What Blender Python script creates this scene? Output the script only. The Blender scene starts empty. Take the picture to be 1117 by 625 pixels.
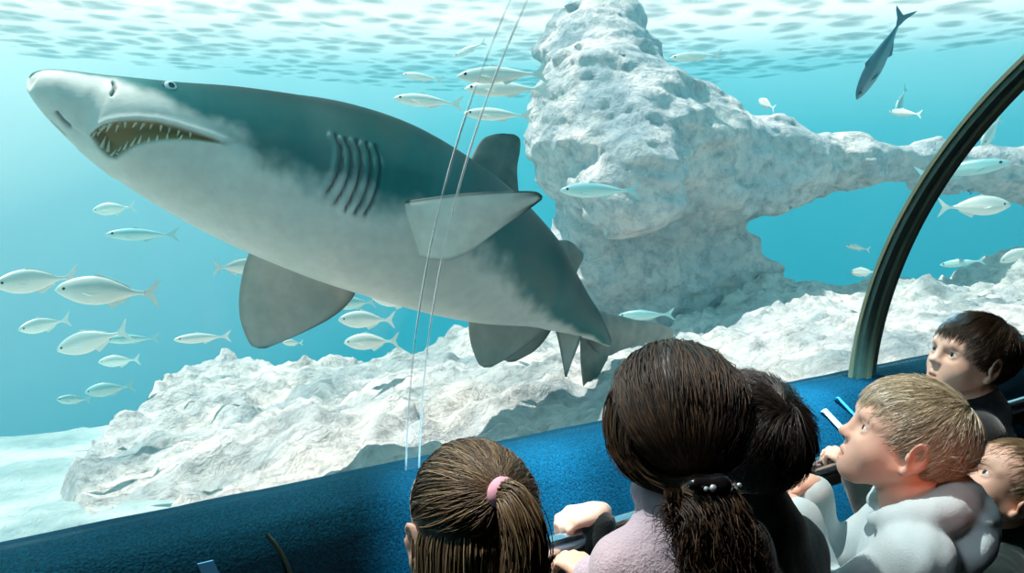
import bpy, math, random
import numpy as np
from mathutils import Vector, Matrix

rng = np.random.default_rng(7)
random.seed(7)
scene = bpy.context.scene
COL = scene.collection
PI = math.pi

# ------------------------------------------------------------------ camera and view
F_PX, CX, CY = 870.0, 558.5, 312.5
YAW, PITCH = math.radians(34.0), math.radians(6.36)
CAM = np.array([0.0, 0.0, 1.40])
_fw = np.array([math.sin(YAW) * math.cos(PITCH), math.cos(YAW) * math.cos(PITCH), -math.sin(PITCH)])
_rt = np.array([math.cos(YAW), -math.sin(YAW), 0.0])
_dn = np.cross(_fw, _rt)
if _dn[2] > 0:
    _dn = -_dn


def P(px, py, d):
    """world point seen at a photograph pixel, d metres along the optical axis"""
    return CAM + d * (_fw + (px - CX) / F_PX * _rt + (py - CY) / F_PX * _dn)


def proj(X):
    q = np.asarray(X) - CAM
    d = q @ _fw
    return np.stack([CX + F_PX * (q @ _rt) / d, CY + F_PX * (q @ _dn) / d, d], -1)


# ------------------------------------------------------------------ object helpers
def tag(o, label=None, cat=None, group=None, kind=None):
    if label: o['label'] = label
    if cat: o['category'] = cat
    if group: o['group'] = group
    if kind: o['kind'] = kind
    return o


def empty(name, loc, label=None, cat=None, group=None):
    o = bpy.data.objects.new(name, None)
    o.empty_display_size = 0.05
    COL.objects.link(o)
    o.location = tuple(float(v) for v in loc)
    return tag(o, label, cat, group)


def mesh_np(name, verts, faces, mat=None, parent=None, smooth=True, origin=None, attrs=None, mats=None, midx=None):
    """faces: (n,4) or (n,3) int array, or a list of such arrays. World coordinates; the parent offset is taken off."""
    verts = np.asarray(verts, dtype=np.float64).reshape(-1, 3)
    fl = faces if isinstance(faces, list) else [faces]
    fl = [np.asarray(f, dtype=np.int32) for f in fl if len(f)]
    off = np.zeros(3)
    if parent is not None:
        off = np.array(world_loc(parent))
    if origin is not None:
        off = np.asarray(origin, dtype=float)
    v = verts - off
    me = bpy.data.meshes.new(name)
    loops = np.concatenate([f.ravel() for f in fl])
    tot = np.concatenate([np.full(len(f), f.shape[1], dtype=np.int32) for f in fl])
    start = np.concatenate([[0], np.cumsum(tot)[:-1]]).astype(np.int32)
    me.vertices.add(len(v)); me.vertices.foreach_set('co', v.astype(np.float32).ravel())
    me.loops.add(len(loops)); me.loops.foreach_set('vertex_index', loops)
    me.polygons.add(len(tot)); me.polygons.foreach_set('loop_start', start)
    try:
        me.polygons.foreach_set('loop_total', tot)
    except Exception:
        pass
    if midx is not None:
        me.polygons.foreach_set('material_index', np.asarray(midx, dtype=np.int32))
    me.update(calc_edges=True)
    me.validate()
    me.polygons.foreach_set('use_smooth', np.full(len(me.polygons), bool(smooth)))
    for k, a in (attrs or {}).items():
        at = me.attributes.new(k, 'FLOAT', 'POINT')
        at.data.foreach_set('value', np.asarray(a, dtype=np.float32))
    for m in (mats or ([mat] if mat else [])):
        me.materials.append(m)
    o = bpy.data.objects.new(name, me)
    COL.objects.link(o)
    if parent is not None:
        o.parent = parent
    if origin is not None:
        o.location = tuple(off)
    return o


def world_loc(o):
    l = Vector(o.location)
    while o.parent is not None:
        o = o.parent
        l = l + Vector(o.location)
    return l


def grid_faces(nu, nv, wrap_v=False, base=0):
    i = np.arange(nu - 1)[:, None]
    j = np.arange(nv if wrap_v else nv - 1)[None, :]
    j2 = (j + 1) % nv
    f = np.stack([i * nv + j, i * nv + j2, (i + 1) * nv + j2, (i + 1) * nv + j], -1)
    return f.reshape(-1, 4) + base


def box_vf(c, half, R=None):
    s = np.array([[x, y, z] for x in (-1, 1) for y in (-1, 1) for z in (-1, 1)], float) * np.asarray(half)
    if R is not None:
        s = s @ np.asarray(R).T
    f = np.array([[0, 1, 3, 2], [4, 6, 7, 5], [0, 4, 5, 1], [2, 3, 7, 6], [0, 2, 6, 4], [1, 5, 7, 3]])
    return s + np.asarray(c), f


def bevel(o, w=0.004, seg=2):
    m = o.modifiers.new('bevel', 'BEVEL')
    m.width, m.segments = w, seg
    m.limit_method = 'ANGLE'
    return o


def catmull(pts, n):
    """n points along a Catmull-Rom curve through pts (k,d)"""
    p = np.asarray(pts, float)
    p = np.vstack([2 * p[0] - p[1], p, 2 * p[-1] - p[-2]])
    k = len(p) - 3
    t = np.linspace(0, k, n)
    i = np.minimum(t.astype(int), k - 1)
    u = (t - i)[:, None]
    a, b, c, d = p[i], p[i + 1], p[i + 2], p[i + 3]
    return 0.5 * (2 * b + (c - a) * u + (2 * a - 5 * b + 4 * c - d) * u ** 2 + (3 * b - a - 3 * c + d) * u ** 3)


def unit(v):
    v = np.asarray(v, float)
    return v / np.maximum(np.linalg.norm(v, axis=-1, keepdims=True), 1e-12)


def tube_vf(paths, rad, sides=6, taper=True):
    """paths (n,k,3) -> tubes; rad scalar, (n,), or (n,k)"""
    paths = np.asarray(paths, float)
    n, k, _ = paths.shape
    T = np.gradient(paths, axis=1)
    T = unit(T)
    ref = np.where(np.abs(T[..., 2:3]) > 0.9, np.array([1.0, 0, 0]), np.array([0, 0, 1.0]))
    A = unit(np.cross(T, ref)); B = np.cross(T, A)
    r = np.broadcast_to(np.asarray(rad, float).reshape((-1, 1) if np.ndim(rad) == 1 else np.shape(rad) or (1, 1)), (n, k)).copy()
    if taper:
        r = r * np.linspace(1, 0.25, k)[None]
    th = np.arange(sides) * 2 * PI / sides
    V = paths[:, :, None] + r[:, :, None, None] * (np.cos(th)[:, None] * A[:, :, None] + np.sin(th)[:, None] * B[:, :, None])
    f = grid_faces(k, sides, True)
    Fs = (f[None] + (np.arange(n) * k * sides)[:, None, None]).reshape(-1, 4)
    return V.reshape(-1, 3), Fs


# ------------------------------------------------------------------ noise
_perm = np.random.default_rng(3).permutation(256)
_perm = np.concatenate([_perm, _perm, _perm])
_g = unit(np.random.default_rng(5).normal(size=(256, 3)))


def perlin(X):
    X = np.asarray(X, float)
    i = np.floor(X).astype(int)
    f = X - i
    i &= 255
    u = f * f * f * (f * (f * 6 - 15) + 10)
    out = 0
    for dx in (0, 1):
        wx = u[..., 0] if dx else 1 - u[..., 0]
        for dy in (0, 1):
            wy = u[..., 1] if dy else 1 - u[..., 1]
            for dz in (0, 1):
                wz = u[..., 2] if dz else 1 - u[..., 2]
                h = _perm[_perm[_perm[(i[..., 0] + dx) & 255] + ((i[..., 1] + dy) & 255)] + ((i[..., 2] + dz) & 255)]
                g = _g[h]
                out = out + wx * wy * wz * (g[..., 0] * (f[..., 0] - dx) + g[..., 1] * (f[..., 1] - dy) + g[..., 2] * (f[..., 2] - dz))
    return out


def fbm(X, oct=4, gain=0.5):
    a, s, out = 1.0, 1.0, 0
    for o in range(oct):
        out = out + a * perlin(np.asarray(X) * s + 17.3 * o)
        a *= gain; s *= 2.03
    return out


# ------------------------------------------------------------------ signed distance shapes -> one continuous mesh
class Shape:
    def __init__(self):
        self.p = []

    def ell(self, c, r, R=None, k=0.01, sub=False):
        r = np.broadcast_to(np.asarray(r, float), (3,)).copy()
        self.p.append(['e', np.asarray(c, float), r, np.eye(3) if R is None else np.asarray(R, float), k, sub]); return self

    def cone(self, a, b, ra, rb=None, k=0.01, sub=False):
        self.p.append(['c', np.asarray(a, float), np.asarray(b, float), (ra, ra if rb is None else rb), k, sub]); return self

    def chain(self, pts, rs, k=0.01, sub=False):
        rs = np.broadcast_to(rs, (len(pts),))
        for i in range(len(pts) - 1):
            self.cone(pts[i], pts[i + 1], rs[i], rs[i + 1], k, sub)
        return self

    def moved(self, M, t, s=1.0):
        o = Shape(); M = np.asarray(M, float); t = np.asarray(t, float)
        for q in self.p:
            if q[0] == 'e':
                o.p.append(['e', M @ (q[1] * s) + t, q[2] * s, M @ q[3], q[4] * s, q[5]])
            else:
                o.p.append(['c', M @ (q[1] * s) + t, M @ (q[2] * s) + t, (q[3][0] * s, q[3][1] * s), q[4] * s, q[5]])
        return o

    def add(self, other):
        self.p.extend(other.p); return self


def _pd(q, X):
    if q[0] == 'e':
        l = (X - q[1]) @ q[3]
        k0 = np.linalg.norm(l / q[2], axis=-1); k1 = np.linalg.norm(l / q[2] ** 2, axis=-1)
        return k0 * (k0 - 1) / np.maximum(k1, 1e-6)
    ab = q[2] - q[1]
    t = np.clip(((X - q[1]) @ ab) / max(ab @ ab, 1e-12), 0, 1)
    return np.linalg.norm(X - q[1] - t[..., None] * ab, axis=-1) - (q[3][0] + (q[3][1] - q[3][0]) * t)


def _comb(d, e, k, sub):
    if sub:
        h = np.maximum(k - np.abs(d + e), 0) / k
        return np.maximum(d, -e) + h * h * k * 0.25
    h = np.maximum(k - np.abs(d - e), 0) / k
    return np.minimum(d, e) - h * h * k * 0.25


def sd(ps, X):
    d = None
    for q in ps:
        e = _pd(q, X)
        d = (e if d is None else _comb(d, e, q[4], q[5]))
    return d


def shape_vf(shape, h, pad=0.02, disp=None, clip=None, big=1.0):
    """surface nets over the shape; h voxel size"""
    ps = shape.p
    lo = np.full(3, 1e9); hi = -lo
    for q in ps:
        if q[5]: continue
        if q[0] == 'e':
            ext = np.sqrt(((q[3] * q[2]) ** 2).sum(1))
            lo = np.minimum(lo, q[1] - ext); hi = np.maximum(hi, q[1] + ext)
        else:
            for p_, r_ in ((q[1], q[3][0]), (q[2], q[3][1])):
                lo = np.minimum(lo, p_ - r_); hi = np.maximum(hi, p_ + r_)
    lo -= pad; hi += pad
    if clip is not None:
        lo = np.maximum(lo, clip[0]); hi = np.minimum(hi, clip[1])
    B = 12
    nb = np.ceil((hi - lo) / (h * B)).astype(int)
    n = nb * B
    V = np.empty(n, np.float32)
    bc = np.stack(np.meshgrid(*[lo[a] + (np.arange(nb[a]) * B + (B - 1) / 2) * h for a in range(3)], indexing='ij'), -1).reshape(-1, 3)
    R = h * B * 0.5 * 1.7321
    dp = [_pd(q, bc) for q in ps]
    d0 = None; dmin = np.full(len(bc), 1e9)
    for q, e in zip(ps, dp):
        d0 = e if d0 is None else _comb(d0, e, q[4], q[5])
        if not q[5]: dmin = np.minimum(dmin, e)
    act = np.abs(d0) < R * 1.7 * big + pad
    g = np.stack(np.meshgrid(*[np.arange(B) * h] * 3, indexing='ij'), -1).reshape(-1, 3)
    V4 = np.where(d0 > 0, 1.0, -1.0)
    for bi in range(len(bc)):
        ix, r_ = divmod(bi, nb[1] * nb[2]); iy, iz = divmod(r_, nb[2])
        sl = (slice(ix * B, ix * B + B), slice(iy * B, iy * B + B), slice(iz * B, iz * B + B))
        if not act[bi]:
            V[sl] = V4[bi]; continue
        X = g + (bc[bi] - (B - 1) / 2 * h)
        sub = [q for q, e in zip(ps, dp) if (e[bi] < R * 1.6 + q[4] if q[5] else e[bi] < dmin[bi] + 2.6 * R + q[4])]
        if not sub or sub[0][5]:
            V[sl] = V4[bi]; continue
        d = sd(sub, X)
        if disp is not None:
            d = d + disp(X)
        V[sl] = d.reshape(B, B, B)
    return nets(V, lo, h)


def nets(V, lo, h):
    n = np.array(V.shape)
    S = V < 0
    c = [S[dx:n[0] - 1 + dx, dy:n[1] - 1 + dy, dz:n[2] - 1 + dz] for dx in (0, 1) for dy in (0, 1) for dz in (0, 1)]
    cnt = sum(x.astype(np.int8) for x in c)
    A = (cnt > 0) & (cnt < 8)
    idx = np.argwhere(A)
    num = np.full(A.shape, -1, np.int64)
    num[A] = np.arange(len(idx))
    acc = np.zeros((len(idx), 3)); w = np.zeros(len(idx))
    corners = [(dx, dy, dz) for dx in (0, 1) for dy in (0, 1) for dz in (0, 1)]
    vals = [V[idx[:, 0] + a, idx[:, 1] + b, idx[:, 2] + e].astype(float) for a, b, e in corners]
    for i in range(8):
        for j in range(i + 1, 8):
            if sum(abs(x - y) for x, y in zip(corners[i], corners[j])) != 1: continue
            m = (vals[i] < 0) != (vals[j] < 0)
            t = vals[i][m] / (vals[i][m] - vals[j][m])
            ci, cj = np.array(corners[i], float), np.array(corners[j], float)
            acc[m] += ci + t[:, None] * (cj - ci); w[m] += 1
    verts = lo + (idx + acc / np.maximum(w, 1)[:, None]) * h
    faces = []
    for ax in range(3):
        sl0 = [slice(None)] * 3; sl1 = [slice(None)] * 3
        sl0[ax] = slice(0, -1); sl1[ax] = slice(1, None)
        a = S[tuple(sl0)]; b = S[tuple(sl1)]
        e = np.argwhere(a != b)
        o1, o2 = [(1, 2), (2, 0), (0, 1)][ax]
        ok = (e[:, o1] > 0) & (e[:, o2] > 0) & (e[:, o1] < n[o1] - 1) & (e[:, o2] < n[o2] - 1)
        e = e[ok]
        fl = a[tuple(e.T)]
        def cell(d1, d2):
            q = e.copy(); q[:, o1] -= d1; q[:, o2] -= d2
            return num[tuple(q.T)]
        q = np.stack([cell(1, 1), cell(0, 1), cell(0, 0), cell(1, 0)], -1)
        q[~fl] = q[~fl][:, ::-1]
        faces.append(q)
    F = np.concatenate(faces)
    return verts, F[(F >= 0).all(1)]


# ------------------------------------------------------------------ materials
def new_mat(name):
    m = bpy.data.materials.new(name)
    m.use_nodes = True
    nt = m.node_tree
    nt.nodes.clear()
    out = nt.nodes.new('ShaderNodeOutputMaterial')
    return m, nt, out


def N(nt, typ, **kw):
    n = nt.nodes.new(typ)
    for k, v in kw.items():
        if k.startswith('i_'):
            n.inputs[k[2:].replace('_', ' ')].default_value = v
        else:
            setattr(n, k, v)
    return n


def rgb(r, g, b):
    """display value 0-255 -> linear rgba"""
    f = lambda c: (c / 255 / 12.92) if c / 255 <= 0.04045 else ((c / 255 + 0.055) / 1.055) ** 2.4
    return (f(r), f(g), f(b), 1.0)


def mixc(nt, fac, a, b):
    n = nt.nodes.new('ShaderNodeMix'); n.data_type = 'RGBA'
    for s, v in ((n.inputs[0], fac), (n.inputs[6], a), (n.inputs[7], b)):
        if hasattr(v, 'is_linked'):
            nt.links.new(v, s)
        else:
            s.default_value = v
    return n.outputs[2]


def noise_out(nt, scale, detail=4, rough=0.5, vec=None, dist=0.0):
    n = nt.nodes.new('ShaderNodeTexNoise')
    n.inputs['Scale'].default_value = scale; n.inputs['Detail'].default_value = detail
    n.inputs['Roughness'].default_value = rough; n.inputs['Distortion'].default_value = dist
    if vec is not None: nt.links.new(vec, n.inputs['Vector'])
    return n.outputs['Fac']


def ramp(nt, fac, stops):
    n = nt.nodes.new('ShaderNodeValToRGB')
    e = n.color_ramp.elements
    while len(e) < len(stops): e.new(0.5)
    for el, (p, c) in zip(e, stops):
        el.position = p; el.color = c if len(c) == 4 else (*c, 1)
    nt.links.new(fac, n.inputs[0])
    return n.outputs[0]


def coords(nt, kind='Object', scale=None):
    t = nt.nodes.new('ShaderNodeTexCoord')
    if scale is None: return t.outputs[kind]
    m = nt.nodes.new('ShaderNodeMapping'); m.inputs['Scale'].default_value = scale
    nt.links.new(t.outputs[kind], m.inputs[0])
    return m.outputs[0]


def attr(nt, name):
    n = nt.nodes.new('ShaderNodeAttribute'); n.attribute_name = name
    return n.outputs['Fac']


def principled(name, color, rough=0.6, metallic=0.0, bump=None, spec=0.5, var=None, sheen=0.0, sss=0.0):
    """color rgba; bump (scale, strength, distance); var (scale, other colour, amount)"""
    m, nt, out = new_mat(name)
    b = nt.nodes.new('ShaderNodeBsdfPrincipled')
    b.inputs['Roughness'].default_value = rough; b.inputs['Metallic'].default_value = metallic
    b.inputs['Specular IOR Level'].default_value = spec
    b.inputs['Sheen Weight'].default_value = sheen
    if sss:
        b.inputs['Subsurface Weight'].default_value = sss
        b.inputs['Subsurface Radius'].default_value = (0.008, 0.004, 0.002)
        b.inputs['Subsurface Scale'].default_value = 1.0
    c = coords(nt)
    if var:
        fac = ramp(nt, noise_out(nt, var[0], 5, 0.6, c), [(0.35, (0, 0, 0)), (0.65, (var[2],) * 3)])
        nt.links.new(mixc(nt, fac, color, var[1]), b.inputs['Base Color'])
    else:
        b.inputs['Base Color'].default_value = color
    if bump:
        bp = nt.nodes.new('ShaderNodeBump')
        bp.inputs['Strength'].default_value = bump[1]; bp.inputs['Distance'].default_value = bump[2]
        nt.links.new(noise_out(nt, bump[0], 4, 0.6, c), bp.inputs['Height'])
        nt.links.new(bp.outputs[0], b.inputs['Normal'])
    nt.links.new(b.outputs[0], out.inputs[0])
    m['bsdf'] = b.name
    return m


cam_d = bpy.data.cameras.new('camera')
cam_d.sensor_fit = 'HORIZONTAL'; cam_d.sensor_width = 36.0
cam_d.lens = F_PX / 1117.0 * 36.0
cam_d.clip_start = 0.02; cam_d.clip_end = 200
cam_o = bpy.data.objects.new('camera', cam_d)
COL.objects.link(cam_o)
cam_o.location = tuple(CAM)
cam_o.rotation_euler = (PI / 2 - PITCH, 0, -YAW)
scene.camera = cam_o
scene.view_settings.view_transform = 'Standard'
scene.view_settings.look = 'None'
scene.view_settings.gamma = 1.0
scene.view_settings.use_curve_mapping = False
scene.view_settings.exposure = 0.0
# ------------------------------------------------------------------ tunnel dimensions (x runs along the tunnel, +y is the tank side)
TY, TZ, TR = 0.05, 0.853, 1.15          # axis and radius of the acrylic arch
A0 = math.asin((0.933 - TZ) / TR)       # angle at the foot of the glass
X0, X1 = -1.4, 3.6
X_SEAM, X_RIB = 0.60, 1.907


def arc_pt(x, a, r):
    a = np.asarray(a, float)
    return np.stack([np.broadcast_to(x, a.shape), TY + r * np.cos(a), TZ + r * np.sin(a)], -1)


def arc_band(x0, x1, a0, a1, r0, r1, n=48):
    """closed curved slab between two radii"""
    a = np.linspace(a0, a1, n)
    ring = np.stack([arc_pt(x0, a, r0), arc_pt(x1, a, r0), arc_pt(x1, a, r1), arc_pt(x0, a, r1)], 1)
    f = grid_faces(n, 4, True)
    caps = np.array([[0, 1, 2, 3], [(n - 1) * 4 + 3, (n - 1) * 4 + 2, (n - 1) * 4 + 1, (n - 1) * 4]])
    return ring.reshape(-1, 3), np.vstack([f[:, ::-1], caps])


def structure(o):
    if o.type == 'MESH' and len(o.data.polygons) < 2000:
        o.data.set_sharp_from_angle(angle=math.radians(40))
    o['kind'] = 'structure'
    return o


# ---- glass
m_glass, nt, out = new_mat('acrylic')
tr = N(nt, 'ShaderNodeBsdfTransparent'); tr.inputs[0].default_value = (0.975, 0.99, 0.99, 1)
gl = N(nt, 'ShaderNodeBsdfGlossy'); gl.inputs['Roughness'].default_value = 0.03
lw = N(nt, 'ShaderNodeLayerWeight'); lw.inputs[0].default_value = 0.5
pw = N(nt, 'ShaderNodeMath', operation='POWER'); pw.inputs[1].default_value = 5.0; nt.links.new(lw.outputs['Facing'], pw.inputs[0])
fr = N(nt, 'ShaderNodeMath', operation='MULTIPLY_ADD'); fr.inputs[1].default_value = 0.2; fr.inputs[2].default_value = 0.012; nt.links.new(pw.outputs[0], fr.inputs[0])
mx = N(nt, 'ShaderNodeMixShader')
nt.links.new(fr.outputs[0], mx.inputs[0]); nt.links.new(tr.outputs[0], mx.inputs[1]); nt.links.new(gl.outputs[0], mx.inputs[2])
nt.links.new(mx.outputs[0], out.inputs[0])
A_TOP = math.radians(57)
for i, (a, b) in enumerate(((X0, X_SEAM - 0.012), (X_SEAM + 0.012, X_RIB), (X_RIB, X1))):
    v, f = arc_band(a + 0.002, b - 0.002, A0, A_TOP, TR, TR + 0.035)
    structure(mesh_np('window_%d' % (i + 1), v, f, m_glass))

# clear bonded joint between two acrylic sheets: a pale glued seam with a bright edge each side
def clear_strip(name, col, alpha):
    m, nt, out = new_mat(name)
    t = N(nt, 'ShaderNodeBsdfTransparent')
    d = N(nt, 'ShaderNodeBsdfPrincipled'); d.inputs['Base Color'].default_value = col; d.inputs['Roughness'].default_value = 0.15
    d.inputs['Transmission Weight'].default_value = 0.0
    n_ = ramp(nt, noise_out(nt, 9.0, 3, 0.6, coords(nt)), [(0.35, (alpha * 0.25,) * 3), (0.65, (min(1, alpha * 1.3),) * 3)])
    x = N(nt, 'ShaderNodeMixShader')
    nt.links.new(n_, x.inputs[0]); nt.links.new(t.outputs[0], x.inputs[1]); nt.links.new(d.outputs[0], x.inputs[2])
    nt.links.new(x.outputs[0], out.inputs[0])
    return m
m_joint = clear_strip('clear_joint', rgb(200, 235, 240), 0.025)
m_edge = clear_strip('bright_joint_edge', rgb(250, 255, 255), 0.55)
v, f = arc_band(X_SEAM - 0.012, X_SEAM + 0.012, A0, A_TOP, TR - 0.0015, TR - 0.0005)
joint = structure(mesh_np('trim_1', v, f, m_joint))
for sx in (-1, 1):
    v, f = arc_band(X_SEAM + sx * 0.0125 - 0.0013, X_SEAM + sx * 0.0125 + 0.0013, A0, A_TOP, TR - 0.003, TR - 0.0006)
    mesh_np('joint_edge', v, f, m_edge, joint)

# ---- dark olive metal rib over the second joint
m_rib = principled('rib_metal', rgb(104, 120, 104), 0.5, 0.1, var=(30, rgb(84, 100, 88), 0.6))
m_rib2 = principled('rib_metal_pale', rgb(140, 142, 114), 0.4, 0.1)
v, f = arc_band(X_RIB - 0.042, X_RIB + 0.042, A0, A_TOP, TR - 0.022, TR - 0.001, 64)
rib = structure(mesh_np('trim_2', v, f, m_rib))
v, f = arc_band(X_RIB - 0.010, X_RIB + 0.010, A0, A_TOP, TR - 0.030, TR - 0.0215, 64)
mesh_np('raised_band', v, f, m_rib2, rib).data.set_sharp_from_angle(angle=math.radians(40))
v, f = arc_band(X_RIB - 0.050, X_RIB - 0.0425, A0, A_TOP, TR - 0.010, TR - 0.001, 64)
mesh_np('sealant_line', v, f, m_rib2, rib).data.set_sharp_from_angle(angle=math.radians(40))

# ---- carpeted parapet under the glass
m_carpet, nt, out = new_mat('blue_carpet')
b = N(nt, 'ShaderNodeBsdfPrincipled'); b.inputs['Roughness'].default_value = 0.95; b.inputs['Specular IOR Level'].default_value = 0.1
c = coords(nt)
fac = ramp(nt, noise_out(nt, 260, 3, 0.7, c), [(0.35, (0, 0, 0)), (0.68, (1, 1, 1))])
nt.links.new(mixc(nt, fac, rgb(0, 40, 52), rgb(3, 70, 92)), b.inputs['Base Color'])
bp = N(nt, 'ShaderNodeBump', i_Strength=0.8, i_Distance=0.006)
nt.links.new(noise_out(nt, 220, 3, 0.7, c), bp.inputs['Height']); nt.links.new(bp.outputs[0], b.inputs['Normal'])
nt.links.new(b.outputs[0], out.inputs[0])
GY = TY + TR * math.cos(A0)
prof = np.array([[GY + 0.10, 0.918], [GY + 0.02, 0.936], [GY - 0.005, 0.937], [GY - 0.05, 0.928], [GY - 0.068, 0.915], [GY - 0.085, 0.88], [GY - 0.16, 0.60],
                 [GY - 0.17, 0.0], [GY + 0.10, 0.0]])
xs = np.linspace(X0, X1, 120)
ring = np.stack([np.stack([np.full(len(prof), x), prof[:, 0], prof[:, 1]], -1) for x in xs])
wob = 0.003 * perlin(ring * 9.0); ring[..., 2] += wob * (ring[..., 2] > 0.2)
f = grid_faces(len(xs), len(prof), True)
structure(mesh_np('wall_tank_side', ring.reshape(-1, 3), f, m_carpet))

# ---- floor and end walls, with an added side wall and roof
m_dark = principled('dark_paint', rgb(20, 24, 28), 0.8)
m_floor = principled('dark_floor', rgb(22, 26, 32), 0.7, bump=(60, 0.2, 0.003))
v, f = box_vf(((X0 + X1) / 2, 0.05, -0.03), ((X1 - X0) / 2, 1.25, 0.03)); structure(mesh_np('floor', v, f, m_floor, smooth=False))
v, f = box_vf(((X0 + X1) / 2, -1.14, 0.95), ((X1 - X0) / 2, 0.04, 0.95)); structure(mesh_np('wall_light_block', v, f, m_dark, smooth=False))  # unseen opaque wall, added to keep the near side dark
v, f = arc_band(X0, X1, math.radians(57.2), math.radians(176), TR, TR + 0.05, 40); structure(mesh_np('ceiling_light_block', v, f, m_dark))  # solid roof added out of view to keep light out of the tunnel
for nm, x in (('wall_near_end', X0 - 0.03), ('wall_far_end', X1 + 0.03)):
    v, f = box_vf((x, 0.05, 1.0), (0.03, 1.22, 1.05)); structure(mesh_np(nm, v, f, m_dark, smooth=False))
# ---- handrail: polished tube on a dark bar, with posts down to the floor
m_steel = principled('polished_steel', rgb(200, 215, 225), 0.18, 1.0)
m_black = principled('black_bar', rgb(14, 18, 20), 0.35)
RY, RZ = 0.87, 0.905
hr = empty('handrail', (1.0, RY, 0.0), 'polished steel handrail on a dark bar running along the blue carpeted wall', 'handrail')
v, f = tube_vf([[[x, RY, RZ] for x in np.linspace(X0 + 0.05, X1 - 0.05, 40)]], 0.017, 20, False); mesh_np('tube', v, f, m_steel, hr)
v, f = box_vf(((X0 + X1) / 2, RY, RZ - 0.030), ((X1 - X0) / 2 - 0.06, 0.011, 0.012)); bevel(mesh_np('under_bar', v, f, m_black, hr, smooth=False), 0.003)
for x in (-0.9, 0.25, 1.55, 2.7):
    v, f = tube_vf([[[x, RY, z] for z in np.linspace(0.0, RZ - 0.03, 8)]], 0.016, 16, False); mesh_np('post', v, f, m_black, hr)

# ---- things stuck on the carpet
m_white = principled('white_tape', rgb(225, 238, 245), 0.5)
m_pale = principled('blue_tape', rgb(70, 160, 215), 0.5)
m_card = principled('blue_card', rgb(90, 170, 215), 0.5)
m_cord = principled('olive_cord', rgb(70, 86, 70), 0.7)


def on_face(px, py):
    """point of the sloping carpet face seen at a pixel"""
    (y0, z0), (y1, z1) = prof[5], prof[6]
    d = P(px, py, 1.0) - CAM
    n = np.array([z1 - z0, -(y1 - y0)])
    t = (n[0] * (y0 - CAM[1]) + n[1] * (z0 - CAM[2])) / (n[0] * d[1] + n[1] * d[2])
    return CAM + t * d


FN = unit(np.array([0, -(0.88 - 0.60), 0.075]))


def patch(name, corners, thick, mat, label, cat):
    q = np.array([on_face(*c) for c in corners])
    v = np.vstack([q - FN * 0.002, q + FN * thick]); c = q.mean(0)
    f = np.array([[3, 2, 1, 0], [4, 5, 6, 7], [0, 1, 5, 4], [1, 2, 6, 5], [2, 3, 7, 6], [3, 0, 4, 7]])
    return tag(mesh_np(name, v, f, mat, origin=c, smooth=False), label, cat)
patch('tape_strip', [(896, 449), (900, 446), (927, 474), (922, 477)], 0.004, m_white, 'white narrow strip stuck slantwise on the blue carpet in front of the blond boy', 'tape')
patch('tape_strip', [(912, 434), (914, 433), (936, 456), (934, 458)], 0.003, m_pale, 'thin pale blue strip stuck on the carpet beyond the white strip', 'tape')
patch('card', [(215, 615), (232, 611), (246, 640), (228, 645)], 0.004, m_card, 'pale blue card fixed to the dark carpet at the bottom edge of the photo', 'card')
pts = np.array([on_face(*c) + FN * 0.003 for c in ((290, 583), (298, 592), (305, 602), (312, 615), (318, 632))])
v, f = tube_vf([catmull(pts, 24)], 0.0035, 8, False)
tag(mesh_np('cord', v, f, m_cord, origin=pts.mean(0)), 'olive cord hanging down the dark carpet beside the pale blue card', 'cord')

# ------------------------------------------------------------------ the tank
SURF_Z = 3.9
# water body around the tunnel, a closed volume
WX0, WX1, WY1, WZ0 = -9.0, 14.0, 17.0, -3.0
a = np.linspace(-math.pi / 2, math.radians(178), 60)
sec = [(WY1, WZ0)] + [(WY1, SURF_Z), (-4.0, SURF_Z), (-4.0, TZ)] + [tuple(arc_pt(0.0, t, TR + 0.10)[1:]) for t in np.linspace(math.radians(180), A0, 50)] + [(GY + 0.13, 0.90), (GY + 0.13, WZ0)]
sec = np.array(sec)[::-1]
v = np.vstack([np.column_stack([np.full(len(sec), x), sec]) for x in (WX0, WX1)])
n = len(sec)
bmv = [tuple(q) for q in v]
me = bpy.data.meshes.new('water')
fs = [[i, (i + 1) % n, n + (i + 1) % n, n + i] for i in range(n)] + [list(range(n))[::-1], list(range(n, 2 * n))]
me.from_pydata(bmv, [], fs); me.update()
import bmesh as _bm
_b = _bm.new(); _b.from_mesh(me); _bm.ops.triangulate(_b, faces=_b.faces[:]); _bm.ops.recalc_face_normals(_b, faces=_b.faces[:]); _b.to_mesh(me); _b.free()
m_water, nt, out = new_mat('sea_water')
WATER_SCAT, WATER_ABS = 0.024, 0.042
vs = N(nt, 'ShaderNodeVolumeScatter'); vs.inputs['Color'].default_value = (0.15, 0.92, 1.0, 1); vs.inputs['Density'].default_value = WATER_SCAT; vs.inputs['Anisotropy'].default_value = 0.2
va = N(nt, 'ShaderNodeVolumeAbsorption'); va.inputs['Color'].default_value = (0.0, 0.88, 0.95, 1); va.inputs['Density'].default_value = WATER_ABS
ad = N(nt, 'ShaderNodeAddShader')
nt.links.new(vs.outputs[0], ad.inputs[0]); nt.links.new(va.outputs[0], ad.inputs[1]); nt.links.new(ad.outputs[0], out.inputs['Volume'])
me.materials.append(m_water)
wo = bpy.data.objects.new('water', me); COL.objects.link(wo); structure(wo)

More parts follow.
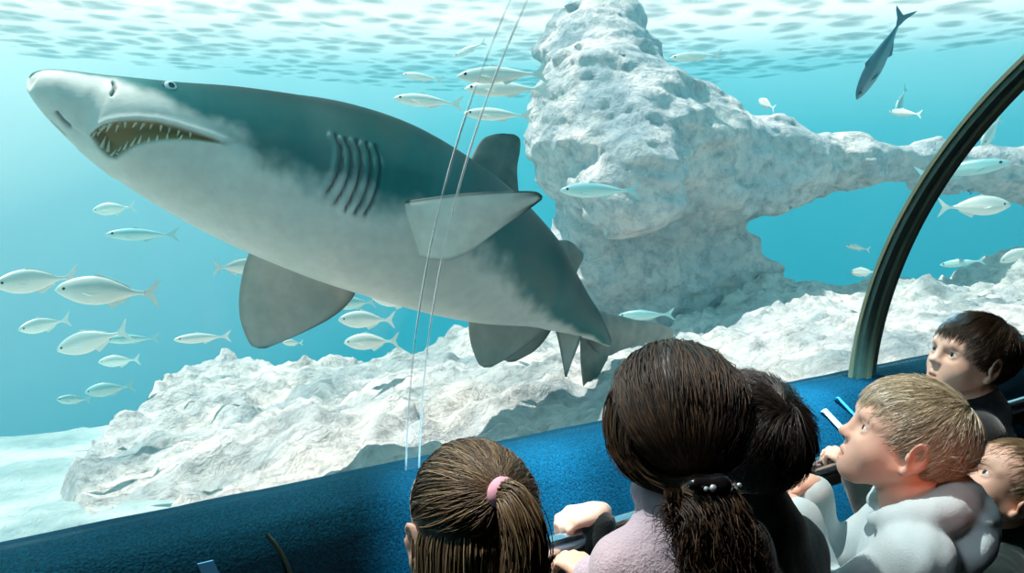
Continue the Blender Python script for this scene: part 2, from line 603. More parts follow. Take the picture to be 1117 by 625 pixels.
# rippled water surface: bright sun patches are put into its transparent colour
m_surf, nt, out = new_mat('rippled_surface')
c = coords(nt, 'Object', (1.0, 1.0, 1.0))
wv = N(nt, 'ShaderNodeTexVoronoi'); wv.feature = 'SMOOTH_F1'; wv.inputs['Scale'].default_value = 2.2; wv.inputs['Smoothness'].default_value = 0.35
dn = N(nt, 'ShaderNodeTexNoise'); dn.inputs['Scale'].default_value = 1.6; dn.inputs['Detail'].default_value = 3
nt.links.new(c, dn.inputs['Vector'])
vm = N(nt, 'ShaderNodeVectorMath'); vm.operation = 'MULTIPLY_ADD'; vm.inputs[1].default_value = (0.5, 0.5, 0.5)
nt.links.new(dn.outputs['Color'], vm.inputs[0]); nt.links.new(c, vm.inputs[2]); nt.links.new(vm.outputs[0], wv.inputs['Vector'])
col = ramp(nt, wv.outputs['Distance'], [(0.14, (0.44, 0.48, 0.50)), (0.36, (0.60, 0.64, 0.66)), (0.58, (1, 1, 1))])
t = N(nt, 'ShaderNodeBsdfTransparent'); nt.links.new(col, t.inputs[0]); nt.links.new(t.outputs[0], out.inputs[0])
gx = np.linspace(WX0, WX1, 150); gy = np.linspace(-4, WY1, 140)
G = np.stack(np.meshgrid(gx, gy, indexing='ij'), -1)
z = SURF_Z + 0.015 + 0.03 * perlin(np.concatenate([G * 1.3, np.zeros(G.shape[:2] + (1,))], -1))
v = np.concatenate([G, z[..., None]], -1).reshape(-1, 3)
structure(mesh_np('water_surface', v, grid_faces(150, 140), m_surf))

# ---- pale sand bottom
def rock_mat(name, c1, c2, c3, bscale, bdist):
    m, nt, out = new_mat(name)
    b = N(nt, 'ShaderNodeBsdfPrincipled'); b.inputs['Roughness'].default_value = 0.9; b.inputs['Specular IOR Level'].default_value = 0.15
    c = coords(nt)
    a1 = ramp(nt, noise_out(nt, 2.3, 6, 0.65, c, 0.6), [(0.38, (0, 0, 0)), (0.62, (1, 1, 1))])
    a2 = ramp(nt, noise_out(nt, 11, 5, 0.7, c, 0.3), [(0.45, (0, 0, 0)), (0.75, (1, 1, 1))])
    nt.links.new(mixc(nt, a2, mixc(nt, a1, c1, c2), c3), b.inputs['Base Color'])
    bp = N(nt, 'ShaderNodeBump', i_Strength=1.0, i_Distance=bdist)
    nt.links.new(noise_out(nt, bscale, 8, 0.65, c, 0.4), bp.inputs['Height']); nt.links.new(bp.outputs[0], b.inputs['Normal'])
    nt.links.new(b.outputs[0], out.inputs[0])
    return m
m_rock = rock_mat('pale_rock', rgb(236, 222, 216), rgb(204, 204, 206), rgb(140, 150, 160), 9.0, 0.07)
m_reef = rock_mat('reef_rock', rgb(232, 222, 214), rgb(198, 198, 198), rgb(140, 144, 144), 12.0, 0.05)
m_sand = rock_mat('sand', rgb(190, 205, 200), rgb(170, 190, 190), rgb(205, 215, 210), 14.0, 0.03)


def field(ctrl, G, power=3.0, soft=0.05):
    C = np.array([P(*q) for q in ctrl])
    d2 = ((G[..., None, :] - C[:, :2]) ** 2).sum(-1) + soft
    w = d2 ** (-power / 2 * 1.2)
    return (w * C[:, 2]).sum(-1) / w.sum(-1)


def ext(q, dz): return q


back = [(85, 492, 3.6), (150, 442, 4.2), (195, 400, 4.7), (240, 380, 5.0), (310, 392, 5.0), (390, 393, 5.2), (440, 380, 5.2), (500, 352, 5.6), (560, 340, 5.8), (640, 372, 5.2),
        (700, 375, 5.2), (760, 335, 5.8), (800, 305, 6.3), (900, 312, 6.8), (1000, 302, 7.0), (1117, 270, 7.5), (1250, 250, 8.0)]
mids = [(130, 520, 3.0), (200, 470, 3.6), (250, 500, 2.9), (350, 470, 3.0), (330, 430, 4.0), (450, 450, 3.0), (470, 410, 4.0), (600, 430, 3.0), (600, 390, 4.0), (750, 390, 3.4), (760, 370, 4.4), (900, 370, 3.6),
        (900, 335, 5.0), (1050, 345, 4.0), (1050, 315, 5.6), (1200, 330, 4.0)]
front = [(130, 575, 2.3), (250, 545, 2.1), (350, 530, 2.0), (450, 520, 2.0), (650, 478, 2.2), (850, 432, 2.6), (1000, 402, 3.1), (1150, 380, 3.6)]
nx, ny = 420, 330
gx = np.linspace(-1.6, 9.0, nx); gy = np.linspace(GY + 0.16, 8.2, ny)
G = np.stack(np.meshgrid(gx, gy, indexing='ij'), -1)
H = field(back + mids + front, G)
# beyond the back edge the reef drops away: distance past the back-edge polyline
Bk = np.array([P(*q) for q in back])[:, :2]
view = unit(G - CAM[:2])
ang = np.arctan2(G[..., 0], G[..., 1]); ang_b = np.arctan2(Bk[:, 0], Bk[:, 1]); rad_b = np.linalg.norm(Bk, axis=1)
o_ = np.argsort(ang_b)
edge = np.interp(ang, ang_b[o_], rad_b[o_])
past = np.linalg.norm(G, axis=-1) - edge
lefta = ang_b.min() - ang
past = np.maximum(past, lefta * 3.0)
X3 = np.concatenate([G, np.zeros(G.shape[:2] + (1,))], -1)
rough = fbm(X3 * 1.1, 3) * 0.16 + np.abs(fbm(X3 * 2.6 + 5, 4)) * 0.16 - 0.05 + fbm(X3 * 7.0, 4) * 0.035
terr = np.round(fbm(X3 * 1.7 + 9, 3) * 5) / 5 * 0.07
H = H + (rough + terr) * np.clip(1 - past * 2, 0.0, 1) * np.clip((G[..., 1] - GY) / 1.2, 0.35, 1)
drop = np.clip(past, 0, 3.0)
H = H - 1.6 * (1 - np.exp(-drop * 1.9)) - drop * 0.3
H = np.maximum(H, -2.9)
V3 = np.concatenate([G, H[..., None]], -1)
jit = np.stack([fbm(V3 * 3.1 + 31, 3), fbm(V3 * 3.1 + 77, 3), 0 * H], -1) * 0.05
V3 = V3 + jit * np.array([1, 1, 0]); V3[..., 1] = np.maximum(V3[..., 1], GY + 0.16)
tag(mesh_np('reef', V3.reshape(-1, 3), grid_faces(nx, ny), m_reef, origin=(3.0, 3.5, 0.5)), 'low pale rocky reef sloping up from the bottom edge of the glass', 'rock')

# sand bank in front of the reef and the deep floor of the tank
gx = np.linspace(-8.5, 3.0, 120); gy = np.linspace(GY + 0.16, 6.2, 90)
G = np.stack(np.meshgrid(gx, gy, indexing='ij'), -1)
X3 = np.concatenate([G, np.zeros(G.shape[:2] + (1,))], -1)
z = field([(0, 600, 2.3), (-120, 625, 2.2), (70, 580, 2.4), (0, 482, 4.5), (80, 472, 4.8), (-150, 497, 4.4), (0, 535, 3.3), (-150, 540, 3.4), (200, 520, 3.4)], G) + fbm(X3 * 0.9, 3) * 0.04 + fbm(X3 * 4, 3) * 0.02
pst = np.linalg.norm(G, axis=-1) - 5.4 - 0.25 * fbm(X3 * 0.8 + 3, 2)
z = z - 1.5 * (1 - np.exp(-np.clip(pst, 0, 9) * 2.5))
structure(mesh_np('sand_floor', np.concatenate([G, z[..., None]], -1).reshape(-1, 3), grid_faces(120, 90), m_sand))

# ---- rock arch with an opening through it
S = Shape()
def E(px, py, d, r, k=0.25): S.ell(P(px, py, d), r, None, k)
def C(a, b, ra, rb, k=0.25): S.cone(P(*a), P(*b), ra, rb, k)
C((660, 15, 7.2), (655, 70, 6.8), 0.30, 0.48)
C((655, 70, 6.8), (668, 140, 6.1), 0.48, 0.58)
C((668, 140, 6.1), (690, 196, 5.4), 0.56, 0.38)
C((668, 150, 6.0), (760, 176, 6.1), 0.58, 0.43)
C((760, 176, 6.1), (850, 182, 6.4), 0.43, 0.31)
C((850, 182, 6.4), (930, 176, 6.7), 0.31, 0.23)
C((930, 176, 6.7), (1020, 178, 7.0), 0.23, 0.19)
C((1020, 178, 7.0), (1150, 190, 7.3), 0.19, 0.30)
C((1150, 190, 7.3), (1320, 240, 7.6), 0.30, 0.70)
C((770, 205, 6.5), (850, 200, 6.8), 0.25, 0.22)
E(690, 300, 6.5, (0.68, 0.55, 0.80))
E(640, 320, 6.3, (0.38, 0.4, 0.7))
E(745, 280, 6.6, (0.38, 0.4, 0.55))
E(705, 420, 6.4, (0.75, 0.6, 0.6))
C((735, 255, 6.6), (790, 300, 6.7), 0.34, 0.30)
C((790, 300, 6.7), (880, 345, 6.8), 0.30, 0.22)
arch_v, arch_f = shape_vf(S, 0.033, 0.25, disp=lambda X: fbm(X * np.array([0.9, 0.9, 1.8]), 3) * 0.09 + fbm(X * np.array([2.4, 2.4, 6.5]) + 4, 4) * 0.10 + np.abs(fbm(X * np.array([4, 4, 13.0]) + 9, 3)) * 0.065)
tag(mesh_np('rock_arch', arch_v, arch_f, m_rock, origin=arch_v.mean(0)), 'tall pale rock arch with an opening of blue water through it', 'rock')

# ------------------------------------------------------------------ light
w = bpy.data.worlds.new('tank_daylight'); scene.world = w; w.use_nodes = True
nt = w.node_tree; nt.nodes.clear()
out = N(nt, 'ShaderNodeOutputWorld'); bg = N(nt, 'ShaderNodeBackground')
tc = N(nt, 'ShaderNodeTexCoord')
sp = N(nt, 'ShaderNodeSeparateXYZ'); nt.links.new(tc.outputs['Generated'], sp.inputs[0])
mr = N(nt, 'ShaderNodeMapRange'); mr.inputs[1].default_value = -0.5; mr.inputs[2].default_value = 0.5
nt.links.new(sp.outputs[2], mr.inputs[0])
base = ramp(nt, mr.outputs[0], [(0.0, (0.02, 0.22, 0.32)), (0.40, (0.035, 0.36, 0.50)), (0.50, (0.065, 0.43, 0.57)), (0.58, (0.14, 0.58, 0.70)), (0.655, (0.42, 0.84, 0.92)), (0.71, (1.6, 1.5, 1.42)), (0.80, (0.65, 1.05, 1.15)), (1.0, (0.40, 0.85, 1.0))])
# brighter towards the sunny end of the tank
dt = N(nt, 'ShaderNodeVectorMath'); dt.operation = 'DOT_PRODUCT'; dt.inputs[1].default_value = tuple(unit([-0.12, 0.95, 0.40]))
nt.links.new(tc.outputs['Generated'], dt.inputs[0])
glow = ramp(nt, dt.outputs['Value'], [(0.70, (0, 0, 0)), (0.90, (0.22,) * 3), (1.0, (0.8,) * 3)])
nt.links.new(mixc(nt, glow, base, (1.8, 1.55, 1.4, 1)), bg.inputs[0]); bg.inputs[1].default_value = 1.0
nt.links.new(bg.outputs[0], out.inputs[0])


def lamp(name, kind, loc, energy, color, toward=None, **kw):
    l = bpy.data.lights.new(name, kind); l.energy = energy; l.color = color
    for k, v in kw.items(): setattr(l, k, v)
    o = bpy.data.objects.new(name, l); COL.objects.link(o); o.location = tuple(loc)
    if toward is not None:
        o.rotation_euler = (Vector(toward) - Vector(loc)).to_track_quat('-Z', 'Y').to_euler()
    return o
SUN_DIR = unit([-0.28, 0.30, 0.91])
lamp('sun', 'SUN', SUN_DIR * 12, 8.5, (1.0, 0.87, 0.80), toward=(0, 0, 0), angle=math.radians(0.7))
for x_ in (0.70, 0.97, 1.24, 1.51, 1.70):
    lamp('added_carpet_spot', 'SPOT', (x_, 0.74, 1.70), 170.0, (0.36, 0.78, 1.0), toward=(x_ + 0.02, 1.14, 0.78), spot_size=math.radians(32), spot_blend=0.8, shadow_soft_size=0.03)  # unseen spots added to brighten the carpet face
lamp('added_face_spot', 'SPOT', (0.22, 0.50, 1.72), 18.0, (0.86, 0.93, 1.0), toward=(1.18, 0.60, 1.0), spot_size=math.radians(32), spot_blend=0.8, shadow_soft_size=0.12)  # added spot that lifts the boys' faces, no fitting modelled
lamp('warm_lamp', 'POINT', (0.95, -0.85, 1.75), 30.0, (1.0, 0.22, 0.10), shadow_soft_size=0.06)  # unseen lamp for the red-orange light on ears and hands

lamp('added_cheek_spot', 'SPOT', (0.72, -0.70, 1.40), 40.0, (1.0, 0.24, 0.10), toward=(1.135, 0.58, 1.005), spot_size=math.radians(6.5), spot_blend=1.0, shadow_soft_size=0.05)  # added narrow spot to redden the blond boy's cheek, not a sign
# ------------------------------------------------------------------ the shark
# stations: photo pixel of the body centre, distance, half thickness in px (vertical), width ratio
ST = [(33.3, 85.5, 1.99, 2.5, 1.0), (34.5, 86, 1.992, 8, 1.0), (39.5, 89, 2.00, 15.5, 1.0), (60, 100, 2.02, 27, 1.0), (85, 113, 2.05, 37, 1.02), (110, 125, 2.08, 46, 1.02), (150, 142, 2.12, 59, 1.0), (190, 157, 2.18, 70, 0.98), (240, 173, 2.26, 82, 0.96),
      (300, 191, 2.34, 92, 0.94), (360, 208, 2.42, 99, 0.92), (420, 228, 2.52, 99, 0.90), (480, 254, 2.64, 91, 0.88), (530, 277, 2.76, 79, 0.84), (575, 300, 2.90, 60, 0.80), (605, 322, 3.02, 42, 0.76), (628, 340, 3.13, 28, 0.74),
      (645, 354, 3.24, 18, 0.8), (656, 364, 3.32, 13, 0.6), (664, 371, 3.38, 8, 0.4)]
ST = np.array(ST)
NS, NT = 460, 260
cc = np.array([P(*q[:3]) for q in ST])
rr = ST[:, 3] * ST[:, 2] / F_PX
dense = catmull(np.column_stack([cc, rr, ST[:, 4]]), 3000)
arc = np.concatenate([[0], np.cumsum(np.linalg.norm(np.diff(dense[:, :3], axis=0), axis=1))])
L_S = arc[-1]
# finer towards the head
u = np.linspace(0, 1, NS)
sfrac = 0.62 * u ** 1.6 + 0.38 * u
sv = sfrac / sfrac[-1] * L_S
D = np.stack([np.interp(sv, arc, dense[:, i]) for i in range(5)], -1)
Cn, Rn, Wn = D[:, :3], np.maximum(D[:, 3], 0.003), D[:, 4]
Tn = unit(np.gradient(Cn, axis=0))
for _ in range(3):
    Tn[1:-1] = unit((Tn[:-2] + 2 * Tn[1:-1] + Tn[2:]))
ROLL = math.radians(18)
view = unit(Cn - CAM)
upimg = -_dn + 0 * Cn
upimg = upimg - (upimg * Tn).sum(-1, keepdims=True) * Tn
upimg = unit(upimg)
away = np.cross(Tn, upimg)
away *= np.sign((away * view).sum(-1))[:, None]
U = unit(upimg * math.cos(ROLL) + away * math.sin(ROLL))
Wt = -unit(np.cross(Tn, U)) ; Wt *= -np.sign((Wt * view).sum(-1))[:, None]   # towards the viewer: the shark's near flank
th = np.linspace(0, 2 * PI, NT, endpoint=False) - PI / 2          # starts at the belly midline
ct, st_ = np.cos(th), np.sin(th)
prof_b = np.where(st_[None] < 0, np.sign(st_)[None] * np.abs(st_)[None] ** (1.0 + 0.10), st_[None])
Sv = Cn[:, None] + (Rn * Wn)[:, None, None] * ct[None, :, None] * Wt[:, None] + Rn[:, None, None] * prof_b[..., None] * U[:, None]
Snrm = unit(ct[None, :, None] * Wt[:, None] + st_[None, :, None] * U[:, None])
pxl = proj(Sv)
facing = ((Snrm * unit(Sv - CAM)).sum(-1) < 0.15)
mir = (NT // 2 * 2 - np.arange(NT)) % NT                            # th -> mirrored about the midline


def poly_sd(pt, poly):
    """signed px distance to a polygon, negative inside"""
    poly = np.asarray(poly, float); a = poly; b = np.roll(poly, -1, 0)
    dmin = np.full(pt.shape[:-1], 1e9); ins = np.zeros(pt.shape[:-1], bool)
    for p, q in zip(a, b):
        e = q - p; w_ = pt - p
        t_ = np.clip((w_ @ e) / (e @ e), 0, 1)
        dmin = np.minimum(dmin, np.linalg.norm(w_ - t_[..., None] * e, axis=-1))
        c_ = ((p[1] <= pt[..., 1]) & (q[1] > pt[..., 1])) | ((q[1] <= pt[..., 1]) & (p[1] > pt[..., 1]))
        xx = p[0] + (pt[..., 1] - p[1]) / np.where(q[1] == p[1], 1, q[1] - p[1]) * (q[0] - p[0])
        ins ^= c_ & (pt[..., 0] < xx)
    return np.where(ins, -dmin, dmin)


def line_d(pt, line):
    line = np.asarray(line, float); dmin = np.full(pt.shape[:-1], 1e9)
    for p, q in zip(line[:-1], line[1:]):
        e = q - p; w_ = pt - p
        t_ = np.clip((w_ @ e) / (e @ e), 0, 1)
        dmin = np.minimum(dmin, np.linalg.norm(w_ - t_[..., None] * e, axis=-1))
    return dmin


def both(mask, red=np.maximum):
    return red(mask, mask[:, mir])


MOUTH = [(99, 147), (106, 140), (116, 135), (130, 132), (150, 131), (172, 133), (192, 138), (212, 144), (232, 151), (246, 157), (236, 156), (215, 153.5), (196, 152), (176, 153), (160, 155), (148, 159), (137, 166), (127, 172), (118, 170), (108, 160)]
P2 = pxl[..., :2]
m_sd = np.where(facing, poly_sd(P2, MOUTH), 99)
mouth = both(np.clip(0.5 - m_sd / 3.0, 0, 1))
dep = both(np.where(facing, np.clip(-m_sd / 9.0, 0, 1), 0))
lip = both(np.where(facing, np.exp(-((m_sd - 3.0) / 3.5) ** 2), 0))
Sv = Sv - Snrm * (dep ** 0.6 * 0.024)[..., None] + Snrm * (lip * 0.004)[..., None]
# gill slits
GILLS = [[(366, 148), (372, 160), (373, 172), (370, 186), (364, 200), (357, 210)], [(377, 152), (383, 164), (384, 176), (381, 192), (374, 209), (366, 221)], [(389, 154), (394, 168), (394, 182), (391, 198), (384, 216), (377, 229)],
         [(400, 157), (405, 170), (405, 184), (402, 202), (395, 220), (387, 233)], [(410, 160), (415, 172), (415, 186), (412, 204), (406, 221), (398, 234)]]
gill = np.zeros((NS, NT)); flap = np.zeros((NS, NT))
for g_ in GILLS:
    d_ = np.where(facing, line_d(P2, g_), 99)
    gill = np.maximum(gill, np.exp(-(d_ / 1.6) ** 2))
    d2_ = np.where(facing, line_d(P2, np.array(g_) - np.array([5.5, 0])), 99)
    flap = np.maximum(flap, np.exp(-(d2_ / 3.2) ** 2))
gill = both(gill); flap = both(flap)
Sv = Sv - Snrm * (gill * 0.012)[..., None] + Snrm * (flap * 0.007)[..., None]
# nostril, folds
nos = both(np.where(facing, np.exp(-(line_d(P2, [(124, 90), (126, 96), (122, 103)]) / 1.8) ** 2), 0))
crease = both(np.where(facing, np.exp(-(line_d(P2, [(244, 157), (262, 155), (282, 160), (290, 172), (288, 184)]) / 2.5) ** 2), 0)) * 0.35
fold = both(np.where(facing, np.exp(-(line_d(P2, [(98, 153), (80, 140), (62, 124)]) / 2.2) ** 2), 0)) * 0.4
chin = both(np.where(facing, np.exp(-(line_d(P2, [(62, 123), (68, 131), (76, 138)]) / 2.0) ** 2), 0))
Sv = Sv - Snrm * ((nos * 0.010) + crease * 0.008 + fold * 0.004 + chin * 0.006)[..., None]
# counter-shading: angle of the dark/pale boundary along the body
bs = np.array([(0, 12), (60, 42), (110, 34), (125, 30), (150, 20), (190, 8), (240, -4), (290, -20), (340, -26), (420, -28), (480, -24), (560, -36), (610, -60), (640, -75), (700, -88)], float)
bx = np.interp(pxl[:, NT // 4, 0], bs[:, 0], bs[:, 1])
ang = np.degrees(np.arcsin(np.clip(st_, -1, 1)))[None] - bx[:, None]
nz = fbm(Sv * np.array([9, 9, 9]), 4) * 16
dark = np.clip(0.5 + (ang + nz) / 26.0, 0, 1)
dark = dark * dark * (3 - 2 * dark)
tone = np.clip(np.clip((ang - 2) / 65.0, 0, 1) + fbm(Sv * 5, 3) * 0.15, 0, 1)      # deepest along the back
m_shark, nt, out = new_mat('shark_skin')
b = N(nt, 'ShaderNodeBsdfPrincipled'); b.inputs['Roughness'].default_value = 0.5; b.inputs['Specular IOR Level'].default_value = 0.2; b.inputs['Specular Tint'].default_value = (0.35, 0.85, 1.0, 1)
c = coords(nt)
mott = ramp(nt, noise_out(nt, 26, 5, 0.65, c), [(0.3, (0.75,) * 3), (0.7, (1, 1, 1))])
base = mixc(nt, attr(nt, 'dark'), rgb(228, 226, 216), mixc(nt, attr(nt, 'tone'), rgb(44, 112, 110), rgb(0, 34, 28)))
mu = nt.nodes.new('ShaderNodeMix'); mu.data_type = 'RGBA'; mu.blend_type = 'MULTIPLY'; mu.inputs[0].default_value = 0.6
nt.links.new(base, mu.inputs[6]); nt.links.new(mott, mu.inputs[7])
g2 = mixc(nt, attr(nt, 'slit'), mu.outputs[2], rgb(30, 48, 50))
g3 = mixc(nt, attr(nt, 'mouth'), g2, rgb(150, 120, 72))
nt.links.new(g3, b.inputs['Base Color'])
bp = N(nt, 'ShaderNodeBump', i_Strength=0.25, i_Distance=0.004)
nt.links.new(noise_out(nt, 55, 5, 0.6, c), bp.inputs['Height']); nt.links.new(bp.outputs[0], b.inputs['Normal'])
nt.links.new(b.outputs[0], out.inputs[0])
mid = Cn[NS // 2]
shark = empty('shark', mid, 'huge grey shark with open toothed mouth gliding past the glass', 'shark')
Vb = Sv.reshape(-1, 3)
fb = grid_faces(NS, NT, True)
tipv = np.vstack([Cn[0] - Tn[0] * 0.001, Cn[-1] + Tn[-1] * 0.004])
k0 = len(Vb)
capf = np.array([[k0, (j + 1) % NT, j] for j in range(NT)] + [[k0 + 1, (NS - 1) * NT + j, (NS - 1) * NT + (j + 1) % NT] for j in range(NT)])
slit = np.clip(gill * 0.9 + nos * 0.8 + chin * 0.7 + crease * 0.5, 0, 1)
at = {k: np.concatenate([a_.ravel(), [a_[0].mean(), a_[-1].mean()]]) for k, a_ in (('dark', dark), ('tone', tone), ('slit', slit), ('mouth', mouth))}
sb = mesh_np('body', np.vstack([Vb, tipv]), [fb[:, ::-1], capf[:, ::-1]], m_shark, shark, attrs=at)
import bmesh


def fix_normals(o):
    q = bmesh.new(); q.from_mesh(o.data); bmesh.ops.recalc_face_normals(q, faces=q.faces[:]); q.to_mesh(o.data); q.free()
    return o
fix_normals(sb)
flatP = P2.reshape(-1, 2); flatF = facing.ravel()


def on_shark(px, py):
    """nearest visible skin vertex at a pixel -> (station, ring index)"""
    d_ = np.linalg.norm(flatP - np.array([px, py]), axis=1) + np.where(flatF, 0, 1e4)
    return divmod(int(np.argmin(d_)), NT)


# teeth: along the upper and the lower lip, on both halves of the jaw
m_tooth = principled('tooth_ivory', rgb(214, 206, 180), 0.35)
up_line = np.array([(103, 146), (108, 142), (114, 138.5), (121, 136), (129, 134.5), (138, 134), (147, 134), (156, 134.5), (166, 135.5), (176, 137), (186, 139.5), (197, 142.5), (208, 146)])
lo_line = np.array([(110, 160), (116, 166), (122, 169.5), (128, 168.5), (135, 164), (143, 159), (151, 155.5), (161, 153.3), (172, 152), (184, 151.3), (196, 151)])


def tooth(base, tipd, length, wid, side):
    k, s = 7, 6
    t_ = np.linspace(0, 1, k)
    path = base + np.outer(t_, tipd * length) + np.outer(t_ ** 2, side * length * 0.15)
    v, f = tube_vf([path], 1.0, s, False)
    v = v.reshape(k, s, 3)
    rad = wid * (1 - t_) ** 0.8 + 0.0003
    v = path[:, None] + (v - path[:, None]) * rad[:, None, None]
    return v.reshape(-1, 3), f
for li, (line, sgn) in enumerate(((up_line, -1.0), (lo_line, 1.0))):
    for i, q in enumerate(line):
        si, ti = on_shark(*q)
        for tj in (ti, int(mir[ti])):
            base = Sv[si, tj] + Snrm[si, tj] * 0.002
            updir = unit(-_dn - ((-_dn) @ Tn[si]) * Tn[si]) if tj == ti else U[si]
            dirn = unit(sgn * updir + 0.28 * Snrm[si, tj] + random.uniform(-0.25, 0.25) * Tn[si])
            ln = (0.030 if sgn < 0 else 0.027) * (0.75 + 0.5 * random.random()) * (1.0 - 0.45 * i / len(line))
            v, f = tooth(base - dirn * 0.004, dirn, ln, 0.0052 * (1.0 - 0.3 * i / len(line)), -Snrm[si, tj])
            mesh_np('tooth', v, f, m_tooth, shark)

# eyes: pale ring and dark pupil
m_eye, nt, out = new_mat('shark_eye')
b = N(nt, 'ShaderNodeBsdfPrincipled'); b.inputs['Roughness'].default_value = 0.1
nt.links.new(ramp(nt, attr(nt, 'polar'), [(0.0, (0.01, 0.02, 0.02)), (0.24, (0.01, 0.02, 0.02)), (0.30, (0.62, 0.78, 0.80)), (0.55, (0.50, 0.68, 0.72)), (0.62, (0.03, 0.07, 0.08))]), b.inputs['Base Color'])
nt.links.new(b.outputs[0], out.inputs[0])


def ball(c, r, axis, n=20):
    axis = unit(axis); ref = np.array([0, 0, 1.0]) if abs(axis[2]) < 0.9 else np.array([1.0, 0, 0])
    a_ = unit(np.cross(axis, ref)); b_ = np.cross(axis, a_)
    t_ = np.linspace(0.001, PI - 0.001, n); p_ = np.linspace(0, 2 * PI, 2 * n, endpoint=False)
    v = c + r * (np.cos(t_)[:, None, None] * axis + np.sin(t_)[:, None, None] * (np.cos(p_)[None, :, None] * a_ + np.sin(p_)[None, :, None] * b_))
    pol = np.repeat(t_ / PI * 2, 2 * n)
    return v.reshape(-1, 3), grid_faces(n, 2 * n, True), pol
si, ti = on_shark(186, 93.5)
for tj in (ti, int(mir[ti])):
    nrm_ = unit(0.6 * Snrm[si, tj] + Wt[si] * (1.0 if tj == ti else -1.0) - 0.2 * U[si])
    v, f, pol = ball(Sv[si, tj] - Snrm[si, tj] * 0.009, 0.021, nrm_)
    mesh_np('eye', v, f, m_eye, shark, attrs={'polar': pol})


# fins: lofted plates between a leading and a trailing edge
m_fin, nt, out = new_mat('shark_fin')
b = N(nt, 'ShaderNodeBsdfPrincipled'); b.inputs['Roughness'].default_value = 0.5; b.inputs['Specular IOR Level'].default_value = 0.3
c = coords(nt)
base = mixc(nt, attr(nt, 'dark'), rgb(224, 222, 212), rgb(18, 60, 56))
mott = ramp(nt, noise_out(nt, 24, 5, 0.65, c), [(0.3, (0.72,) * 3), (0.7, (1, 1, 1))])
mu = nt.nodes.new('ShaderNodeMix'); mu.data_type = 'RGBA'; mu.blend_type = 'MULTIPLY'; mu.inputs[0].default_value = 0.7
nt.links.new(base, mu.inputs[6]); nt.links.new(mott, mu.inputs[7]); nt.links.new(mu.outputs[2], b.inputs['Base Color'])
nt.links.new(b.outputs[0], out.inputs[0])


def fin(name, lead, trail, thick, shade, bow=0.0):
    """lead/trail: lists of (px,py,d) root->tip; shade(u,t,side)->dark"""
    n, k = 60, 40
    A = catmull([P(*q) for q in lead], n); B = catmull([P(*q) for q in trail], n)
    s_ = (1 - np.cos(np.linspace(0, PI, k))) / 2
    M_ = A[:, None] + (B - A)[:, None] * s_[None, :, None]
    nn = unit(np.cross(B[n // 3] - A[n // 3], A[-1] - A[0]))
    if nn @ (M_.mean((0, 1)) - CAM) > 0: nn = -nn           # nn points to the viewer
    tt = np.linspace(0, 1, n)
    ch = np.linalg.norm(B - A, axis=1)
    foil = (1.4845 * np.sqrt(s_) - 0.63 * s_ - 1.758 * s_ ** 2 + 1.4215 * s_ ** 3 - 0.518 * s_ ** 4) * 2
    h_ = np.maximum(thick * (1 - 0.75 * tt)[:, None] * np.clip(foil, 0, None)[None] * np.clip(ch / ch.max() * 1.3, 0, 1)[:, None], 0.0012)
    bend = bow * np.sin(tt * PI / 2) ** 2
    M_ = M_ + (nn * 1.0) * (bend[:, None, None])
    V = np.concatenate([(M_ + nn * h_[..., None]).reshape(-1, 3), (M_ - nn * h_[..., None]).reshape(-1, 3)])
    f1 = grid_faces(n, k); f2 = grid_faces(n, k, base=n * k)[:, ::-1]
    rim = []
    for i in range(n - 1):
        for j, flip in ((0, False), (k - 1, True)):
            q = [i * k + j, (i + 1) * k + j, n * k + (i + 1) * k + j, n * k + i * k + j]
            rim.append(q[::-1] if flip else q)
    for j in range(k - 1):
        for i, flip in ((0, True), (n - 1, False)):
            q = [i * k + j, i * k + j + 1, n * k + i * k + j + 1, n * k + i * k + j]
            rim.append(q[::-1] if flip else q)
    ss, tg = np.meshgrid(s_, tt)
    nzz = fbm(M_ * 14, 3) * 0.35
    dk = np.concatenate([np.clip(shade(ss, tg, 1) + nzz * 0.35, 0, 1).ravel(), np.clip(shade(ss, tg, -1) + nzz * 0.35, 0, 1).ravel()])
    return fix_normals(mesh_np(name, V, [f1, f2, np.array(rim)], m_fin, shark, attrs={'dark': dk}))


def margin(ss, tg, base, edge, w=0.12):
    return base + edge * np.clip(np.maximum((ss - (1 - w)) / w, (tg - (1 - w)) / w), 0, 1) ** 1.5
# far pectoral, hanging below the belly
fin('pectoral_fin', [(274, 270, 2.42), (266, 292, 2.44), (261, 320, 2.46), (262, 348, 2.48), (272, 374, 2.50), (282, 380, 2.50)],
    [(392, 286, 2.52), (389, 312, 2.54), (384, 326, 2.54), (364, 345, 2.53), (328, 364, 2.52), (290, 380, 2.50)], 0.020,
    lambda s, t, sd_: margin(s, t, 0.30 + 0.12 * t, 0.5, 0.10) + 0.25 * np.clip(0.06 - s, 0, 1) / 0.06, 0.0)
# near pectoral, pale underside with a dark tip and rim
fin('pectoral_fin', [(404, 224, 2.33), (440, 219.5, 2.28), (480, 214, 2.23), (520, 210, 2.20), (560, 208.5, 2.20), (584, 209, 2.21), (592, 214, 2.22)],
    [(432, 268, 2.38), (458, 280, 2.34), (486, 284, 2.30), (512, 275, 2.27), (540, 254, 2.24), (572, 232, 2.23), (591, 218, 2.22)], 0.016,
    lambda s, t, sd_: np.where(sd_ > 0, 0.0 + 0.95 * np.clip((t - 0.66) / 0.2, 0, 1) * np.clip((np.abs(s - 0.45) - 0.12) / 0.2, 0, 1) + 0.9 * np.clip((t - 0.9) / 0.06, 0, 1) + 0.9 * np.clip((0.05 - s) / 0.03, 0, 1) + 0.55 * np.clip((s - 0.93) / 0.07, 0, 1), 0.95))
